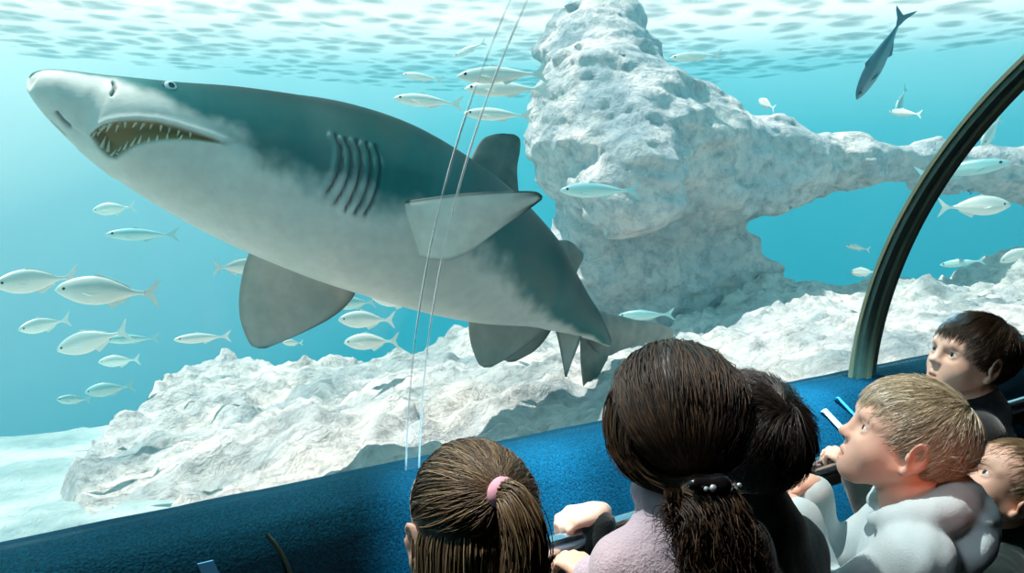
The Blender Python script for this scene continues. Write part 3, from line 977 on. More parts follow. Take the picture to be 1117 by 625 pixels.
# pelvic fins (near and far)
for dd, ox, oy in ((0.0, 0, 0), (0.16, 26, -6)):
    fin('pelvic_fin', [(513 + ox, 318 + oy, 2.82 + dd), (511 + ox, 345 + oy, 2.82 + dd), (513 + ox, 372 + oy, 2.82 + dd), (521 + ox, 395 + oy, 2.82 + dd), (528 + ox, 401 + oy, 2.82 + dd)],
        [(596 + ox * 0.3, 328 + oy, 2.98 + dd), (597 + ox * 0.4, 350 + oy, 2.97 + dd), (584 + ox * 0.6, 369 + oy, 2.94 + dd), (558 + ox, 388 + oy, 2.88 + dd), (536 + ox, 400.5 + oy, 2.83 + dd)], 0.014,
        lambda s, t, sd_: margin(s, t, 0.18 + 0.25 * t, 0.35, 0.16))
# anal fin
fin('anal_fin', [(592, 326, 3.02), (600, 345, 3.04), (608, 368, 3.06), (613, 392, 3.07), (616.5, 411, 3.08)],
    [(634, 345, 3.10), (636, 360, 3.11), (631, 376, 3.11), (624, 394, 3.10), (618, 411, 3.08)], 0.010,
    lambda s, t, sd_: margin(s, t, 0.35, 0.6, 0.18) + 0.4 * np.clip(0.15 - s, 0, 1) / 0.15)
# first dorsal seen past the back, second dorsal behind
fin('dorsal_fin', [(508, 190, 2.86), (516, 168, 2.90), (526, 152, 2.93), (537, 147, 2.95), (548, 145.5, 2.96)],
    [(566, 215, 2.98), (564, 185, 2.98), (567, 165, 2.99), (567, 152, 2.99), (561, 146.5, 2.98)], 0.016, lambda s, t, sd_: 0.9 + 0 * s)
fin('second_dorsal_fin', [(606, 262, 3.15), (618, 262, 3.20), (626, 266, 3.24), (630, 270, 3.26)],
    [(628, 300, 3.22), (632, 290, 3.25), (636, 282, 3.27), (636, 276, 3.28)], 0.010, lambda s, t, sd_: 0.9 + 0 * s)
# tail
fin('caudal_fin', [(640, 338, 3.22), (655, 339, 3.30), (672, 343, 3.42), (690, 348, 3.54), (708, 351, 3.66), (722, 354, 3.76), (736, 360, 3.86)],
    [(642, 372, 3.24), (652, 384, 3.30), (664, 388, 3.40), (678, 382, 3.50), (698, 376, 3.62), (714, 373, 3.74), (733, 370, 3.86)], 0.016,
    lambda s, t, sd_: 0.85 - 0.15 * t)
fin('caudal_fin', [(634, 350, 3.22), (633, 372, 3.24), (633.5, 396, 3.27), (636, 420, 3.30), (639, 435, 3.32)],
    [(664, 362, 3.36), (664, 386, 3.36), (657, 402, 3.35), (649, 420, 3.34), (641, 436, 3.32)], 0.012,
    lambda s, t, sd_: 0.70 + 0.10 * t)
# ------------------------------------------------------------------ fish
def fish_mat(name, back, belly, rough=0.35):
    m, nt, out = new_mat(name)
    b = N(nt, 'ShaderNodeBsdfPrincipled'); b.inputs['Roughness'].default_value = rough; b.inputs['Specular IOR Level'].default_value = 0.6
    c = coords(nt)
    n_ = noise_out(nt, 60, 3, 0.6, c)
    ad_ = N(nt, 'ShaderNodeMath', operation='MULTIPLY_ADD'); ad_.inputs[1].default_value = 0.25; nt.links.new(n_, ad_.inputs[0]); nt.links.new(attr(nt, 'height'), ad_.inputs[2])
    nt.links.new(ramp(nt, ad_.outputs[0], [(0.35, belly), (0.62, belly), (0.80, back)]), b.inputs['Base Color'])
    nt.links.new(b.outputs[0], out.inputs[0])
    return m


FM = {'silver': (fish_mat('silver_scales', rgb(206, 216, 208), rgb(250, 246, 234)), principled('silver_fin', rgb(232, 238, 230), 0.5)),
      'hazy': (fish_mat('hazed_scales', rgb(150, 196, 196), rgb(196, 226, 220)), principled('hazed_fin', rgb(170, 212, 210), 0.5)),  # water haze painted into the body and fin colours
      'dark': (fish_mat('blue_grey_scales', rgb(52, 92, 112), rgb(100, 140, 150)), principled('blue_grey_fin', rgb(58, 98, 116), 0.5))}
m_feye = principled('fish_eye', rgb(24, 34, 38), 0.15)

# body profile along the length (0 nose .. 1 tail root): upper and lower height, half width, in body lengths
KINDS = {'deep': dict(t=[0, .04, .12, .25, .42, .58, .74, .88, 1.0], up=[.012, .055, .098, .140, .160, .138, .085, .030, .020], lo=[.012, .040, .080, .125, .142, .122, .075, .028, .020], w=[.008, .026, .048, .062, .066, .056, .036, .015, .010]),
         'slim': dict(t=[0, .05, .15, .30, .45, .62, .78, .90, 1.0], up=[.010, .038, .068, .090, .094, .080, .050, .022, .014], lo=[.010, .032, .060, .082, .086, .070, .044, .020, .014], w=[.008, .026, .044, .056, .058, .048, .030, .012, .008])}
PROTO = {}


def plate(name, pts, thick, mat, parent):
    """a thin fin with thickness from its outline in the x-z plane"""
    p = np.array(pts, float)
    n = len(p); c = p.mean(0)
    rings = []
    for sgn in (1, -1):
        rings.append(np.column_stack([p[:, 0], np.full(n, sgn * 0.0015), p[:, 1]]))
    mid_ = [np.array([[c[0], sgn * thick, c[1]]]) for sgn in (1, -1)]
    v = np.vstack(rings + mid_)
    f3 = [[2 * n, i, (i + 1) % n] for i in range(n)] + [[2 * n + 1, n + (i + 1) % n, n + i] for i in range(n)]
    f4 = [[i, n + i, n + (i + 1) % n, (i + 1) % n] for i in range(n)]
    o = mesh_np(name, v, [np.array(f3), np.array(f4)], mat, parent, smooth=False)
    return fix_normals(o)


def build_fish(kind, tone):
    k = KINDS[kind]; body_m, fin_m = FM[tone]
    root = bpy.data.objects.new('fish', None); root.empty_display_size = 0.05; COL.objects.link(root)
    n, m = 44, 28
    t_ = np.linspace(0, 1, n) ** 1.0
    prof_ = catmull(np.column_stack([k['t'], k['up'], k['lo'], k['w']]), 400)
    up, lo_, w_ = (np.interp(t_, prof_[:, 0], prof_[:, i]) for i in (1, 2, 3))
    a = np.linspace(0, 2 * PI, m, endpoint=False)
    z = np.where(np.sin(a)[None] > 0, up[:, None], lo_[:, None]) * np.sin(a)[None]
    y = w_[:, None] * np.cos(a)[None]
    x = np.repeat(0.42 - 0.84 * t_[:, None], m, 1)                  # nose at +x
    V = np.stack([x, y, z], -1).reshape(-1, 3)
    h_ = ((z + lo_[:, None]) / (up + lo_)[:, None]).ravel()
    V = np.vstack([V, [[0.426, 0, 0], [-0.422, 0, 0]]]); h_ = np.concatenate([h_, [0.5, 0.5]])
    c0 = n * m
    caps = [[c0, j, (j + 1) % m] for j in range(m)] + [[c0 + 1, (n - 1) * m + (j + 1) % m, (n - 1) * m + j] for j in range(m)]
    fix_normals(mesh_np('body', V, [grid_faces(n, m, True), np.array(caps)], body_m, root, attrs={'height': h_}))
    d = 1.0 if kind == 'deep' else 0.72
    plate('tail_fin', [(-0.40, 0.020), (-0.46, 0.060 * d), (-0.53, 0.135 * d), (-0.575, 0.165 * d), (-0.545, 0.095 * d), (-0.505, 0.025), (-0.495, 0), (-0.505, -0.025), (-0.545, -0.09 * d), (-0.575, -0.155 * d), (-0.53, -0.125 * d), (-0.46, -0.055 * d), (-0.40, -0.020)], 0.006, fin_m, root)
    zt = 0.135 if kind == 'deep' else 0.078
    plate('dorsal_fin', [(0.10, zt), (0.04, zt + 0.055 * d), (-0.02, zt + 0.030 * d), (-0.14, zt - 0.020 + 0.012), (-0.28, zt - 0.085 * d + 0.012), (-0.28, zt - 0.105 * d), (-0.10, zt - 0.05)], 0.005, fin_m, root)
    plate('anal_fin', [(-0.06, -zt + 0.012), (-0.10, -zt - 0.040 * d), (-0.16, -zt - 0.008), (-0.28, -zt + 0.07 * d), (-0.27, -zt + 0.10 * d), (-0.12, -zt + 0.05)], 0.005, fin_m, root)
    for s in (1, -1):
        yw = 0.050 if kind == 'deep' else 0.045
        p = np.array([(0.20, yw, -0.005), (0.15, yw + 0.030, -0.012), (0.06, yw + 0.045, -0.040), (0.10, yw + 0.022, -0.045), (0.17, yw + 0.006, -0.030)])
        q = p + np.array([0, -0.006, 0.002])
        v = np.vstack([p, q]) * np.array([1, s, 1])
        f = [[0, 1, 2], [0, 2, 3], [0, 3, 4], [5, 7, 6], [5, 8, 7], [5, 9, 8]] + [[i, 5 + i, 5 + (i + 1) % 5] for i in range(5)] + [[i, 5 + (i + 1) % 5, (i + 1) % 5] for i in range(5)]
        fix_normals(mesh_np('pectoral_fin', v, np.array(f), fin_m, root, smooth=False))
        ev, ef, _ = ball(np.array([0.335, s * 0.036, 0.022]), 0.017, [0, s, 0], 10)
        mesh_np('eye', ev, ef, m_feye, root)
    return root


def copy_tree(o, parent=None):
    c = o.copy(); COL.objects.link(c)
    if parent is not None: c.parent = parent
    for ch in list(o.children): copy_tree(ch, c)
    return c


# (px, py, length px, heading in the image: degrees, 180 = nose to the left, real length, kind, tone, turn out of the picture plane, label)
FISH = [
    (34, 307, 84, 186, .30, 'deep', 'silver', 20, 'silver fish cut by the picture edge, tail fin raised over the next fish'),
    (110, 318, 104, 178, .32, 'deep', 'silver', 10, 'largest silver fish in the open water beneath the shark snout'),
    (45, 355, 52, 192, .26, 'deep', 'silver', 20, 'small plump silver fish alone under the fish cut by the picture edge'),
    (96, 373, 76, 196, .30, 'deep', 'silver', 25, 'silver fish diving nose down, partly over a fainter fish behind it'),
    (140, 370, 56, 182, .28, 'slim', 'hazy', 15, 'faint pale fish half hidden behind the diving silver fish'),
    (127, 394, 42, 184, .24, 'deep', 'silver', 15, 'little silver fish just under the diving silver fish'),
    (217, 369, 60, 184, .28, 'slim', 'silver', 15, 'slim silver fish just above the sloping reef, near the drooping pectoral fin'),
    (116, 425, 50, 188, .26, 'deep', 'hazy', 15, 'pale fish low over the reef edge, followed by another'),
    (78, 436, 34, 180, .24, 'deep', 'hazy', 15, 'faint round fish ahead of another pale fish low over the reef edge'),
    (121, 228, 44, 186, .25, 'deep', 'silver', 20, 'lone small silver fish high below the shark throat'),
    (150, 256, 74, 180, .36, 'slim', 'hazy', 5, 'blurred pale green fish hovering beneath the lone small silver fish'),
    (262, 291, 50, 2, .28, 'deep', 'silver', 30, 'silver fish vanishing behind the drooping pectoral fin, tail showing'),
    (318, 374, 22, 180, .20, 'deep', 'silver', 20, 'tiny silver fish peeping out below the drooping pectoral fin'),
    (401, 373, 60, 182, .28, 'deep', 'silver', 10, 'lowest silver fish of the cluster under the shark belly'),
    (396, 349, 62, 180, .28, 'deep', 'silver', 12, 'silver fish in the middle of the cluster under the shark belly'),
    (428, 327, 56, 172, .28, 'deep', 'silver', 15, 'uppermost silver fish of the cluster, close against the shark belly'),
    (384, 331, 46, 184, .26, 'deep', 'hazy', 15, 'faint fish of the cluster, nearest the drooping pectoral fin'),
    (458, 84, 46, 172, .30, 'slim', 'silver', 10, 'thin pale fish above the shark back, level with the upper school'),
    (462, 110, 76, 175, .34, 'slim', 'silver', 5, 'long thin silver fish touching the outline of the shark back'),
    (510, 55, 40, 205, .30, 'slim', 'silver', 20, 'topmost small silver fish of the school, nose dipping'),
    (541, 82, 100, 182, .38, 'slim', 'silver', 5, 'long silver fish, upper one of the pair crossing the clear seam'),
    (546, 97, 94, 180, .38, 'slim', 'silver', 8, 'long silver fish, lower one of the pair crossing the clear seam'),
    (538, 125, 76, 178, .34, 'slim', 'silver', 8, 'silver fish just above the shark dorsal fin, crossing the seam'),
    (957, 68, 104, 241, .62, 'slim', 'dark', 15, 'large dark blue fish diving steeply near the water surface'),
    (755, 62, 56, 184, .40, 'slim', 'silver', 5, 'white fish just under the surface above the rock arch'),
    (835, 113, 24, 150, .24, 'deep', 'silver', 50, 'tiny white fish close over the sloping top of the rock arch'),
    (982, 112, 34, 250, .32, 'deep', 'hazy', 40, 'pale fish turned nose down beside the dark diving fish'),
    (985, 123, 36, 175, .30, 'slim', 'silver', 40, 'bright white fish low beneath the dark diving fish'),
    (1080, 145, 44, 236, .34, 'deep', 'silver', 55, 'white fish turning edge on beyond the dark rib'),
    (1068, 225, 70, 2, .34, 'deep', 'silver', 5, 'white fish crossing the blue opening beyond the dark rib'),
    (934, 270, 28, 170, .24, 'slim', 'silver', 40, 'tiny fish in the middle of the blue opening by the rib'),
    (940, 297, 30, 182, .24, 'deep', 'silver', 30, 'small white fish low in the blue opening touching the rib'),
    (1056, 184, 92, 8, .50, 'slim', 'hazy', 5, 'long bluish fish in shade under the arch beyond the rib'),
    (1046, 287, 44, 186, .30, 'slim', 'hazy', 15, 'pale fish skimming the reef crest beneath the blue opening'),
    (1108, 278, 40, 205, .30, 'deep', 'silver', 20, 'white fish at the picture edge above the older boy'),
    (700, 344, 62, 182, .34, 'slim', 'hazy', 10, 'pale fish just above the shark tail'),
    (648, 208, 88, 180, .46, 'slim', 'hazy', 10, 'bluish fish crossing the sunlit face of the rock arch'),
]
DEPTH_OVERRIDE = {23: 4.8, 24: 5.6, 25: 5.2, 26: 5.2, 27: 4.7, 28: 5.4, 29: 4.6, 30: 6.6, 31: 6.0, 32: 5.8, 33: 5.2, 34: 5.0, 35: 4.4, 36: 4.5, 13: 3.6, 14: 3.7, 15: 3.5, 16: 3.9, 12: 4.4, 11: 3.3, 6: 4.0, 7: 3.7, 8: 3.9}
for i, (px, py, lp, hd, real, kind, tone, turn, label) in enumerate(FISH):
    dep_ = DEPTH_OVERRIDE.get(i, min(max(real * F_PX / lp * 1.0, 2.3), 6.0))
    length = lp * dep_ / F_PX / math.cos(math.radians(turn * 0.8))
    key = (kind, tone)
    if key not in PROTO:
        PROTO[key] = build_fish(kind, tone); o = PROTO[key]
    else:
        o = copy_tree(PROTO[key])
    a = math.radians(hd)
    c = P(px, py, dep_)
    vw = unit(c - CAM)
    fwd = math.cos(a) * _rt - math.sin(a) * _dn
    fwd = unit(fwd - (fwd @ vw) * vw)
    tu = math.radians(turn) * (1 if i % 2 else -1)
    fwd = unit(fwd * math.cos(tu) + vw * math.sin(tu))
    up = np.array([0, 0, 1.0]) if abs(fwd[2]) < 0.8 else unit(-_rt)
    side = unit(np.cross(up, fwd)); up = np.cross(fwd, side)
    M = Matrix([[*fwd], [*side], [*up]]).transposed()
    o.rotation_mode = 'QUATERNION'; o.rotation_quaternion = M.to_quaternion()
    o.location = tuple(c); o.scale = (length,) * 3
    tag(o, label, 'fish', 'fish swimming in the tank')
# ------------------------------------------------------------------ people
def Rx(a): c, s = math.cos(a), math.sin(a); return np.array([[1, 0, 0], [0, c, -s], [0, s, c]])
def Ry(a): c, s = math.cos(a), math.sin(a); return np.array([[c, 0, s], [0, 1, 0], [-s, 0, c]])
def Rz(a): c, s = math.cos(a), math.sin(a); return np.array([[c, -s, 0], [s, c, 0], [0, 0, 1]])


def face_rot(view_yaw, pitch, roll=0.0):
    """view_yaw degrees from straight away from the camera, positive turning to the picture's left; local +y is the gaze, +x the person's right"""
    yw = math.radians(view_yaw) - YAW
    return Rz(yw) @ Rx(math.radians(pitch)) @ Ry(math.radians(roll))


LIP_UP = [(-.0235, .0640, -.0585), (-.013, .0735, -.0560), (-.004, .0785, -.0540), (0, .0785, -.0550), (.004, .0785, -.0540), (.013, .0735, -.0560), (.0235, .0640, -.0585)]
LIP_LO = [(-.021, .0645, -.0610), (-.011, .0725, -.0645), (0, .0765, -.0655), (.011, .0725, -.0645), (.021, .0645, -.0610)]


def head_shape(open_=0.0, cheek=1.0):
    """head of 0.2 m from chin to crown, origin mid head, gaze +y"""
    S = Shape()
    S.ell((0, -.014, .026), (.0685, .087, .073), k=.01)
    S.ell((0, .030, .022), (.058, .047, .050), k=.03)
    S.ell((0, .030, -.030), (.053, .046, .055), k=.03)
    for s in (-1, 1):
        S.cone((s * .047, .004, -.042), (s * .016, .048, -.079), .018, .015, k=.03)
        S.ell((s * .033, .046, -.034), (.021 * cheek, .018, .020), k=.028)
    S.ell((0, .056, -.080), (.021, .018, .016), k=.022)
    S.ell((0, .060, -.057), (.024, .014, .019), k=.022)                       # muzzle
    # eye sockets, brow
    for s in (-1, 1):
        S.ell((s * .030, .083, -.004), (.019, .015, .012), k=.014, sub=True)
        S.chain([(s * .012, .0735, .0150), (s * .026, .0720, .0185), (s * .044, .0575, .0135)], [.0042, .0050, .0045], k=.014)
    # nose
    S.cone((0, .0715, .008), (0, .0870, -.024), .0050, .0068, k=.013)
    S.ell((0, .0895, -.0262), (.0078, .0078, .0070), k=.009)
    for s in (-1, 1):
        S.ell((s * .0088, .0800, -.0295), (.0056, .0080, .0056), k=.007)
    for s in (-1, 1):
        S.ell((s * .0048, .0855, -.0350), (.0028, .0042, .0034), k=.003, sub=True)
    # mouth
    dz = -0.009 * open_
    lo = [(x, y - 0.002 * open_, z + dz * (1 - abs(x) / .022)) for x, y, z in LIP_LO]
    S.chain(LIP_UP, [.0016, .0034, .0040, .0036, .0040, .0034, .0016], k=.004)
    S.chain(lo, [.0018, .0042, .0052, .0042, .0018], k=.004)
    S.chain([(-.021, .0680, -.0597), (-.010, .0765, -.0600 + dz * .45), (0, .0805, -.0600 + dz * .5), (.010, .0765, -.0600 + dz * .45), (.021, .0680, -.0597)],
            [.0006, .0010 + .0030 * open_, .0012 + .0036 * open_, .0010 + .0030 * open_, .0006], k=.002, sub=True)
    # lids: skin over the eyeball with an almond opening
    for s in (-1, 1):
        c = np.array([s * .0300, .0600, -.0030])
        S.ell(c, .0143, k=.004)
        S.ell(c + np.array([s * -.0005, .0135, .0004]), (.0122, .0075, .0052), Ry(-s * .10) @ Rz(-s * .22), k=.0012, sub=True)
        S.chain([c + np.array([-.0125 * s, .0085, .0050]), c + np.array([0, .0140, .0088]), c + np.array([.0125 * s, .0060, .0050])], .0016, k=.003)
    # ears
    for s in (-1, 1):
        R = Rz(-s * 0.35) @ Ry(s * 0.12) @ Rx(-0.15)
        S.ell((s * .0735, -.010, -.008), (.0065, .0185, .0290), R, k=.006)
        S.ell((s * .0790, -.006, -.006), (.0050, .0110, .0190), R, k=.005, sub=True)
        S.ell((s * .0760, .004, -.012), (.0040, .0045, .0070), R, k=.004)
        S.ell((s * .0715, -.002, -.036), (.0050, .0075, .0080), R, k=.006)
    return S


m_white_eye, nt, out = new_mat('eyeball')
b = N(nt, 'ShaderNodeBsdfPrincipled'); b.inputs['Roughness'].default_value = 0.12
nt.links.new(ramp(nt, attr(nt, 'polar'), [(0.0, (0.004, 0.004, 0.005)), (0.13, (0.004, 0.004, 0.005)), (0.15, rgb(70, 62, 48)), (0.27, rgb(50, 42, 34)), (0.30, rgb(225, 225, 222)), (1.0, rgb(215, 205, 200))]), b.inputs['Base Color'])
nt.links.new(b.outputs[0], out.inputs[0])


def skin_mat(name, col, blush):
    m, nt, out = new_mat(name)
    b = N(nt, 'ShaderNodeBsdfPrincipled'); b.inputs['Roughness'].default_value = 0.5; b.inputs['Specular IOR Level'].default_value = 0.35
    b.inputs['Subsurface Weight'].default_value = 0.12; b.inputs['Subsurface Radius'].default_value = (0.006, 0.003, 0.0015); b.inputs['Subsurface Scale'].default_value = 1.0
    c = coords(nt)
    f_ = ramp(nt, noise_out(nt, 40, 4, 0.6, c), [(0.3, (0, 0, 0)), (0.7, (0.35,) * 3)])
    x = mixc(nt, attr(nt, 'lips'), mixc(nt, f_, col, blush), rgb(178, 96, 92))
    nt.links.new(x, b.inputs['Base Color']); nt.links.new(b.outputs[0], out.inputs[0])
    return m
m_skin = skin_mat('skin', rgb(228, 184, 160), rgb(214, 152, 128))


def hair_mat(name, dark_c, mid_c, light_c, rough=0.38):
    m, nt, out = new_mat(name)
    b = N(nt, 'ShaderNodeBsdfPrincipled'); b.inputs['Roughness'].default_value = rough; b.inputs['Specular IOR Level'].default_value = 0.5
    nt.links.new(ramp(nt, attr(nt, 'shade'), [(0.0, dark_c), (0.5, mid_c), (1.0, light_c)]), b.inputs['Base Color'])
    nt.links.new(b.outputs[0], out.inputs[0])
    return m


def cloth_mat(name, c1, c2, rough=0.9, weave=300, strength=0.5, sheen=0.3, dist=0.003):
    return principled(name, c1, rough, bump=(weave, strength, dist), var=(7, c2, 0.8), sheen=sheen, spec=0.2)


# ---- hands ------------------------------------------------------------
def hand_shape(s, curl, spread=0.0, thumb_in=0.6, side=1, bar=None):
    """local: wrist at origin, fingers along +y, back of the hand +z, thumb at -x*side. s = hand length / 0.13"""
    S = Shape()
    S.cone((0, -.01, 0), (0, .012, 0), .0165, .017, k=.01)
    for i, x in enumerate((-.021, -.007, .007, .020)):
        S.cone((x * .75, .010, 0), (x, .056 - .004 * abs(i - 1.3), .001), .0125, .0092, k=.012)
    ln = [(.026, .018, .014), (.029, .020, .015), (.027, .019, .015), (.021, .015, .013)]
    for i, x in enumerate((-.021, -.007, .0072, .0205)):
        x_ = x * (1 + spread)
        p = np.array([x, .055 - .004 * abs(i - 1.3), .001]); a = -0.12
        r = (.0078, .0082, .0078, .0068)[i]
        for j, l in enumerate(ln[i]):
            a += curl[j] * (1 + .07 * (i - 1.5))
            q = p + l * np.array([(x_ - x) * 6 * (j < 1), math.cos(a), -math.sin(a)])
            S.cone(p, q, r, r * .93, k=.0035 if j else .006)
            p = q; r *= .92
    # thumb leaves the side of the palm near its base
    p0 = np.array([-.014, .014, -.005]); p1 = np.array([-.031, .030, -.012])
    p2 = p1 + np.array([-.008 + .012 * thumb_in, .021, -.006 - .010 * thumb_in]); p3 = p2 + np.array([.004 + .006 * thumb_in, .016, -.003 - .008 * thumb_in])
    S.cone(p0, p1, .0115, .0095, k=.010); S.cone(p1, p2, .0092, .0082, k=.005); S.cone(p2, p3, .0082, .0066, k=.004)
    if side < 0:
        for q in S.p:
            q[1] = q[1] * np.array([-1, 1, 1])
            if q[0] == 'c': q[2] = q[2] * np.array([-1, 1, 1])
    return S


def ik(a, w, l1, l2, pole):
    d = w - a; L = min(np.linalg.norm(d), (l1 + l2) * .995); u_ = unit(d)
    x = (l1 * l1 - l2 * l2 + L * L) / (2 * L); h = math.sqrt(max(l1 * l1 - x * x, 1e-6))
    p = pole - (pole @ u_) * u_
    return a + u_ * x + unit(p) * h


# ---- hair -------------------------------------------------------------
SC, SR = np.array([0, -.014, .026]), np.array([.0685, .087, .073])


def on_scalp(p, off):
    q = (p - SC) / (SR + off[..., None] if np.ndim(off) else SR + off)
    return SC + q / np.linalg.norm(q, axis=-1, keepdims=True) * (SR + (off[..., None] if np.ndim(off) else off))


def roots(n, keep, r_):
    out_ = []
    tot = 0
    while tot < n:
        d = unit(r_.normal(size=(n * 2, 3)))
        p = SC + d * SR
        p = p[keep(p)]
        out_.append(p); tot += len(p)
    return np.concatenate(out_)[:n]


def hairline(front=.062, side=-.012, back=-.055):
    def keep(p):
        az = np.degrees(np.arctan2(np.abs(p[:, 0]), p[:, 1]))          # 0 front .. 180 back
        zl = np.interp(az, [0, 35, 55, 72, 92, 112, 130, 180], [front, front - .004, front - .022, .012, .012, -.030, back + .01, back])
        return p[:, 2] > zl + r_h.normal(size=len(p)) * .002
    return keep
r_h = np.random.default_rng(11)


def comb(p0, flow, steps, step, off0, off1, hug=1.0, jit=.12):
    """strands combed over the skull: flow(p,t)->direction"""
    n = len(p0); path = [on_scalp(p0, np.full(n, off0))]
    j = r_h.normal(size=(n, 3)) * jit * .35 + 1.9 * jit * np.stack([perlin(p0 * 55 + 7.7 * i_) for i_ in range(3)], -1)
    for k in range(1, steps):
        t = k / (steps - 1)
        p = path[-1]
        d = flow(p, t) + j
        nrm = unit((p - SC) / SR ** 2)
        d = unit(d - hug * (d * nrm).sum(-1, keepdims=True) * nrm)
        q = p + d * step[:, None]
        if hug > 0:
            o = off0 + (off1 - off0) * t
            q = q * (1 - hug) + hug * on_scalp(q, o)
        path.append(q)
    return np.stack(path, 1)


def cap_shape(off, cuts=()):
    S = Shape(); S.ell(SC, SR + off)
    for c in cuts: S.p.append(c)
    return S


FACE_CUT = [['e', np.array([0, .112, -.030]), np.array([.090, .085, .096]), np.eye(3), .012, True],
            ['e', np.array([0, .05, -.085]), np.array([.12, .075, .06]), np.eye(3), .012, True]]
EAR_CUT = [['e', np.array([s * .078, .012, -.022]), np.array([.03, .032, .036]), np.eye(3), .010, True] for s in (-1, 1)]
NAPE_CUT = [['e', np.array([0, -.05, -.105]), np.array([.12, .12, .055]), np.eye(3), .01, True]]


class Kid:
    def __init__(self, name_label, px, py, d, yaw, pitch, roll, size, body_yaw, height=None):
        self.H = P(px, py, d); self.R = face_rot(yaw, pitch, roll); self.s = size / 0.2
        self.by = math.radians(body_yaw) - YAW
        self.B = Rz(self.by)                                          # body frame: +x right, +y front
        neck = self.H + self.R @ np.array([0, -.030, -.080]) * self.s
        self.nb = neck + np.array([0, 0, -.030 * self.s]) + self.B @ np.array([0, -.020, 0]) * self.s
        self.root = empty('person', (self.nb[0], self.nb[1], 0.0), name_label, 'person')
        self.skin = head_shape(self.open if hasattr(self, 'open') else 0.0)
        self.arms = {}

    def w(self, p): return self.H + (self.R @ (np.asarray(p, float) * self.s).reshape(-1, 3).T).T.reshape(np.shape(p))

    def b(self, p): return self.nb + (self.B @ (np.asarray(p, float) * self.s).reshape(-1, 3).T).T.reshape(np.shape(p))

    def setup(self, lean=0.06, sh_w=.100, sh_z=-.042, open_=0.0, hands=None, stride=0.05):
        """joints. hands: {side: (wrist point, forward dir of the hand, back-of-hand dir, curl)}"""
        s = self.s; zn = self.nb[2]
        self.sh = {q: self.b((q * sh_w, 0.0, sh_z)) for q in (-1, 1)}
        hipz = max(zn * 0.56, .3)
        self.hip = self.nb + self.B @ np.array([0, -lean * 1.0, 0]); self.hip[2] = hipz
        self.hipj = {q: self.hip + self.B @ np.array([q * .060 * s, 0, 0]) for q in (-1, 1)}
        body = head_shape(open_).moved(self.R, self.H, s)
        nk = self.H + self.R @ np.array([0, -.022, -.055]) * s
        body.cone(nk, self.nb + np.array([0, 0, -.005]), .040 * s, .043 * s, k=.03)
        body.cone(self.nb, self.nb + (self.hip - self.nb) * .35, .040 * s, .050 * s, k=.04)
        body.cone(self.nb + (self.hip - self.nb) * .35, self.hip, .055 * s, .060 * s, k=.04)
        for q in (-1, 1):
            body.cone(self.b((q * .03, 0, -.012)), self.sh[q], .020 * s, .022 * s, k=.02)
            kn = self.hipj[q] * 1.0; kn = kn + self.B @ np.array([q * .005, .02 + q * stride * .3, 0]); kn[2] = hipz * .52
            an = kn + self.B @ np.array([0, -.02 + q * stride * .3, 0]); an[2] = .065
            self.arms[('leg', q)] = (kn, an)
            body.chain([self.hipj[q], kn, an], [.058 * s, .042 * s, .030 * s], k=.03)
        self.l1, self.l2 = .205 * s * 1.0, .180 * s
        for q in (-1, 1):
            if hands and q in hands:
                wp, fd, bd, curl = hands[q][:4]
                pole = hands[q][4] if len(hands[q]) > 4 else self.B @ np.array([q * .7, -.2, -1.0])
                wp = np.asarray(wp, float)
                dist = np.linalg.norm(wp - self.sh[q])
                sc = max(1.0, dist / ((self.l1 + self.l2) * .97))
                el = ik(self.sh[q], wp, self.l1 * sc, self.l2 * sc, np.asarray(pole, float))
                y = unit(fd); z = unit(np.asarray(bd) - (np.asarray(bd) @ y) * y); x = np.cross(y, z)
                M = np.stack([x, y, z], 1)
                hs = hand_shape(1, curl, side=q).moved(M, wp, .82 * s)
            else:
                el = self.sh[q] + self.B @ np.array([q * .05, -.03, -.18]) * s
                wp = el + self.B @ np.array([-q * .01, .09, -.14]) * s
                y = unit(wp - el); z = unit(self.B @ np.array([q * 1.0, .2, .2])); z = unit(z - (z @ y) * y); x = np.cross(y, z)
                hs = hand_shape(1, (.35, .4, .3), side=q).moved(np.stack([x, y, z], 1), wp, .82 * s)
            self.arms[q] = (self.sh[q], el, wp)
            body.chain([self.sh[q], el, wp], [.025 * s, .0225 * s, .0165 * s], k=.015)
            body.add(hs)
        self.body = body

    def finish_skin(self, mat=None, h=.0032):
        v, f = shape_vf(self.body, h)
        loc = ((v - self.H) @ self.R) / self.s
        dl = np.full(len(v), 9.0)
        near = np.linalg.norm(loc, axis=1) < .13
        ll = loc[near]
        L = Shape(); L.chain(LIP_UP, .003, k=.001); L.chain(LIP_LO, .0045, k=.001)
        dl[near] = sd(L.p, ll)
        lips = np.clip(0.5 - (dl - .0012) / .0025, 0, 1) * .75
        mesh_np('body', v, f, mat or m_skin, self.root, attrs={'lips': lips})
        for q in (-1, 1):
            gz = unit(self.R @ np.array([0, 1.0, 0.10]))
            v_, f_, pol = ball(self.w((q * .0300, .0600, -.003)), .0130 * self.s, gz, 16)
            mesh_np('eye', v_, f_, m_white_eye, self.root, attrs={'polar': pol})

    def brows(self, mat):
        for q in (-1, 1):
            n = 90
            t = r_h.random(n)
            base = np.stack([q * (.012 + .034 * t), .0800 - .0165 * t ** 2.2, .0160 + .007 * np.sin(t * 2.3) - .004 * t], -1) + r_h.normal(size=(n, 3)) * np.array([.001, .0004, .0013])
            d = np.stack([q * np.full(n, 1.0), -0.25 - .5 * t, .55 - 1.0 * t], -1)
            path = base[:, None] + np.linspace(0, .008, 4)[None, :, None] * unit(d)[:, None]
            v, f = tube_vf(self.w(path), .00055 * self.s, 4)
            mesh_np('eyebrow', v, f, mat, self.root, attrs={'shade': np.full(len(v), .35)})

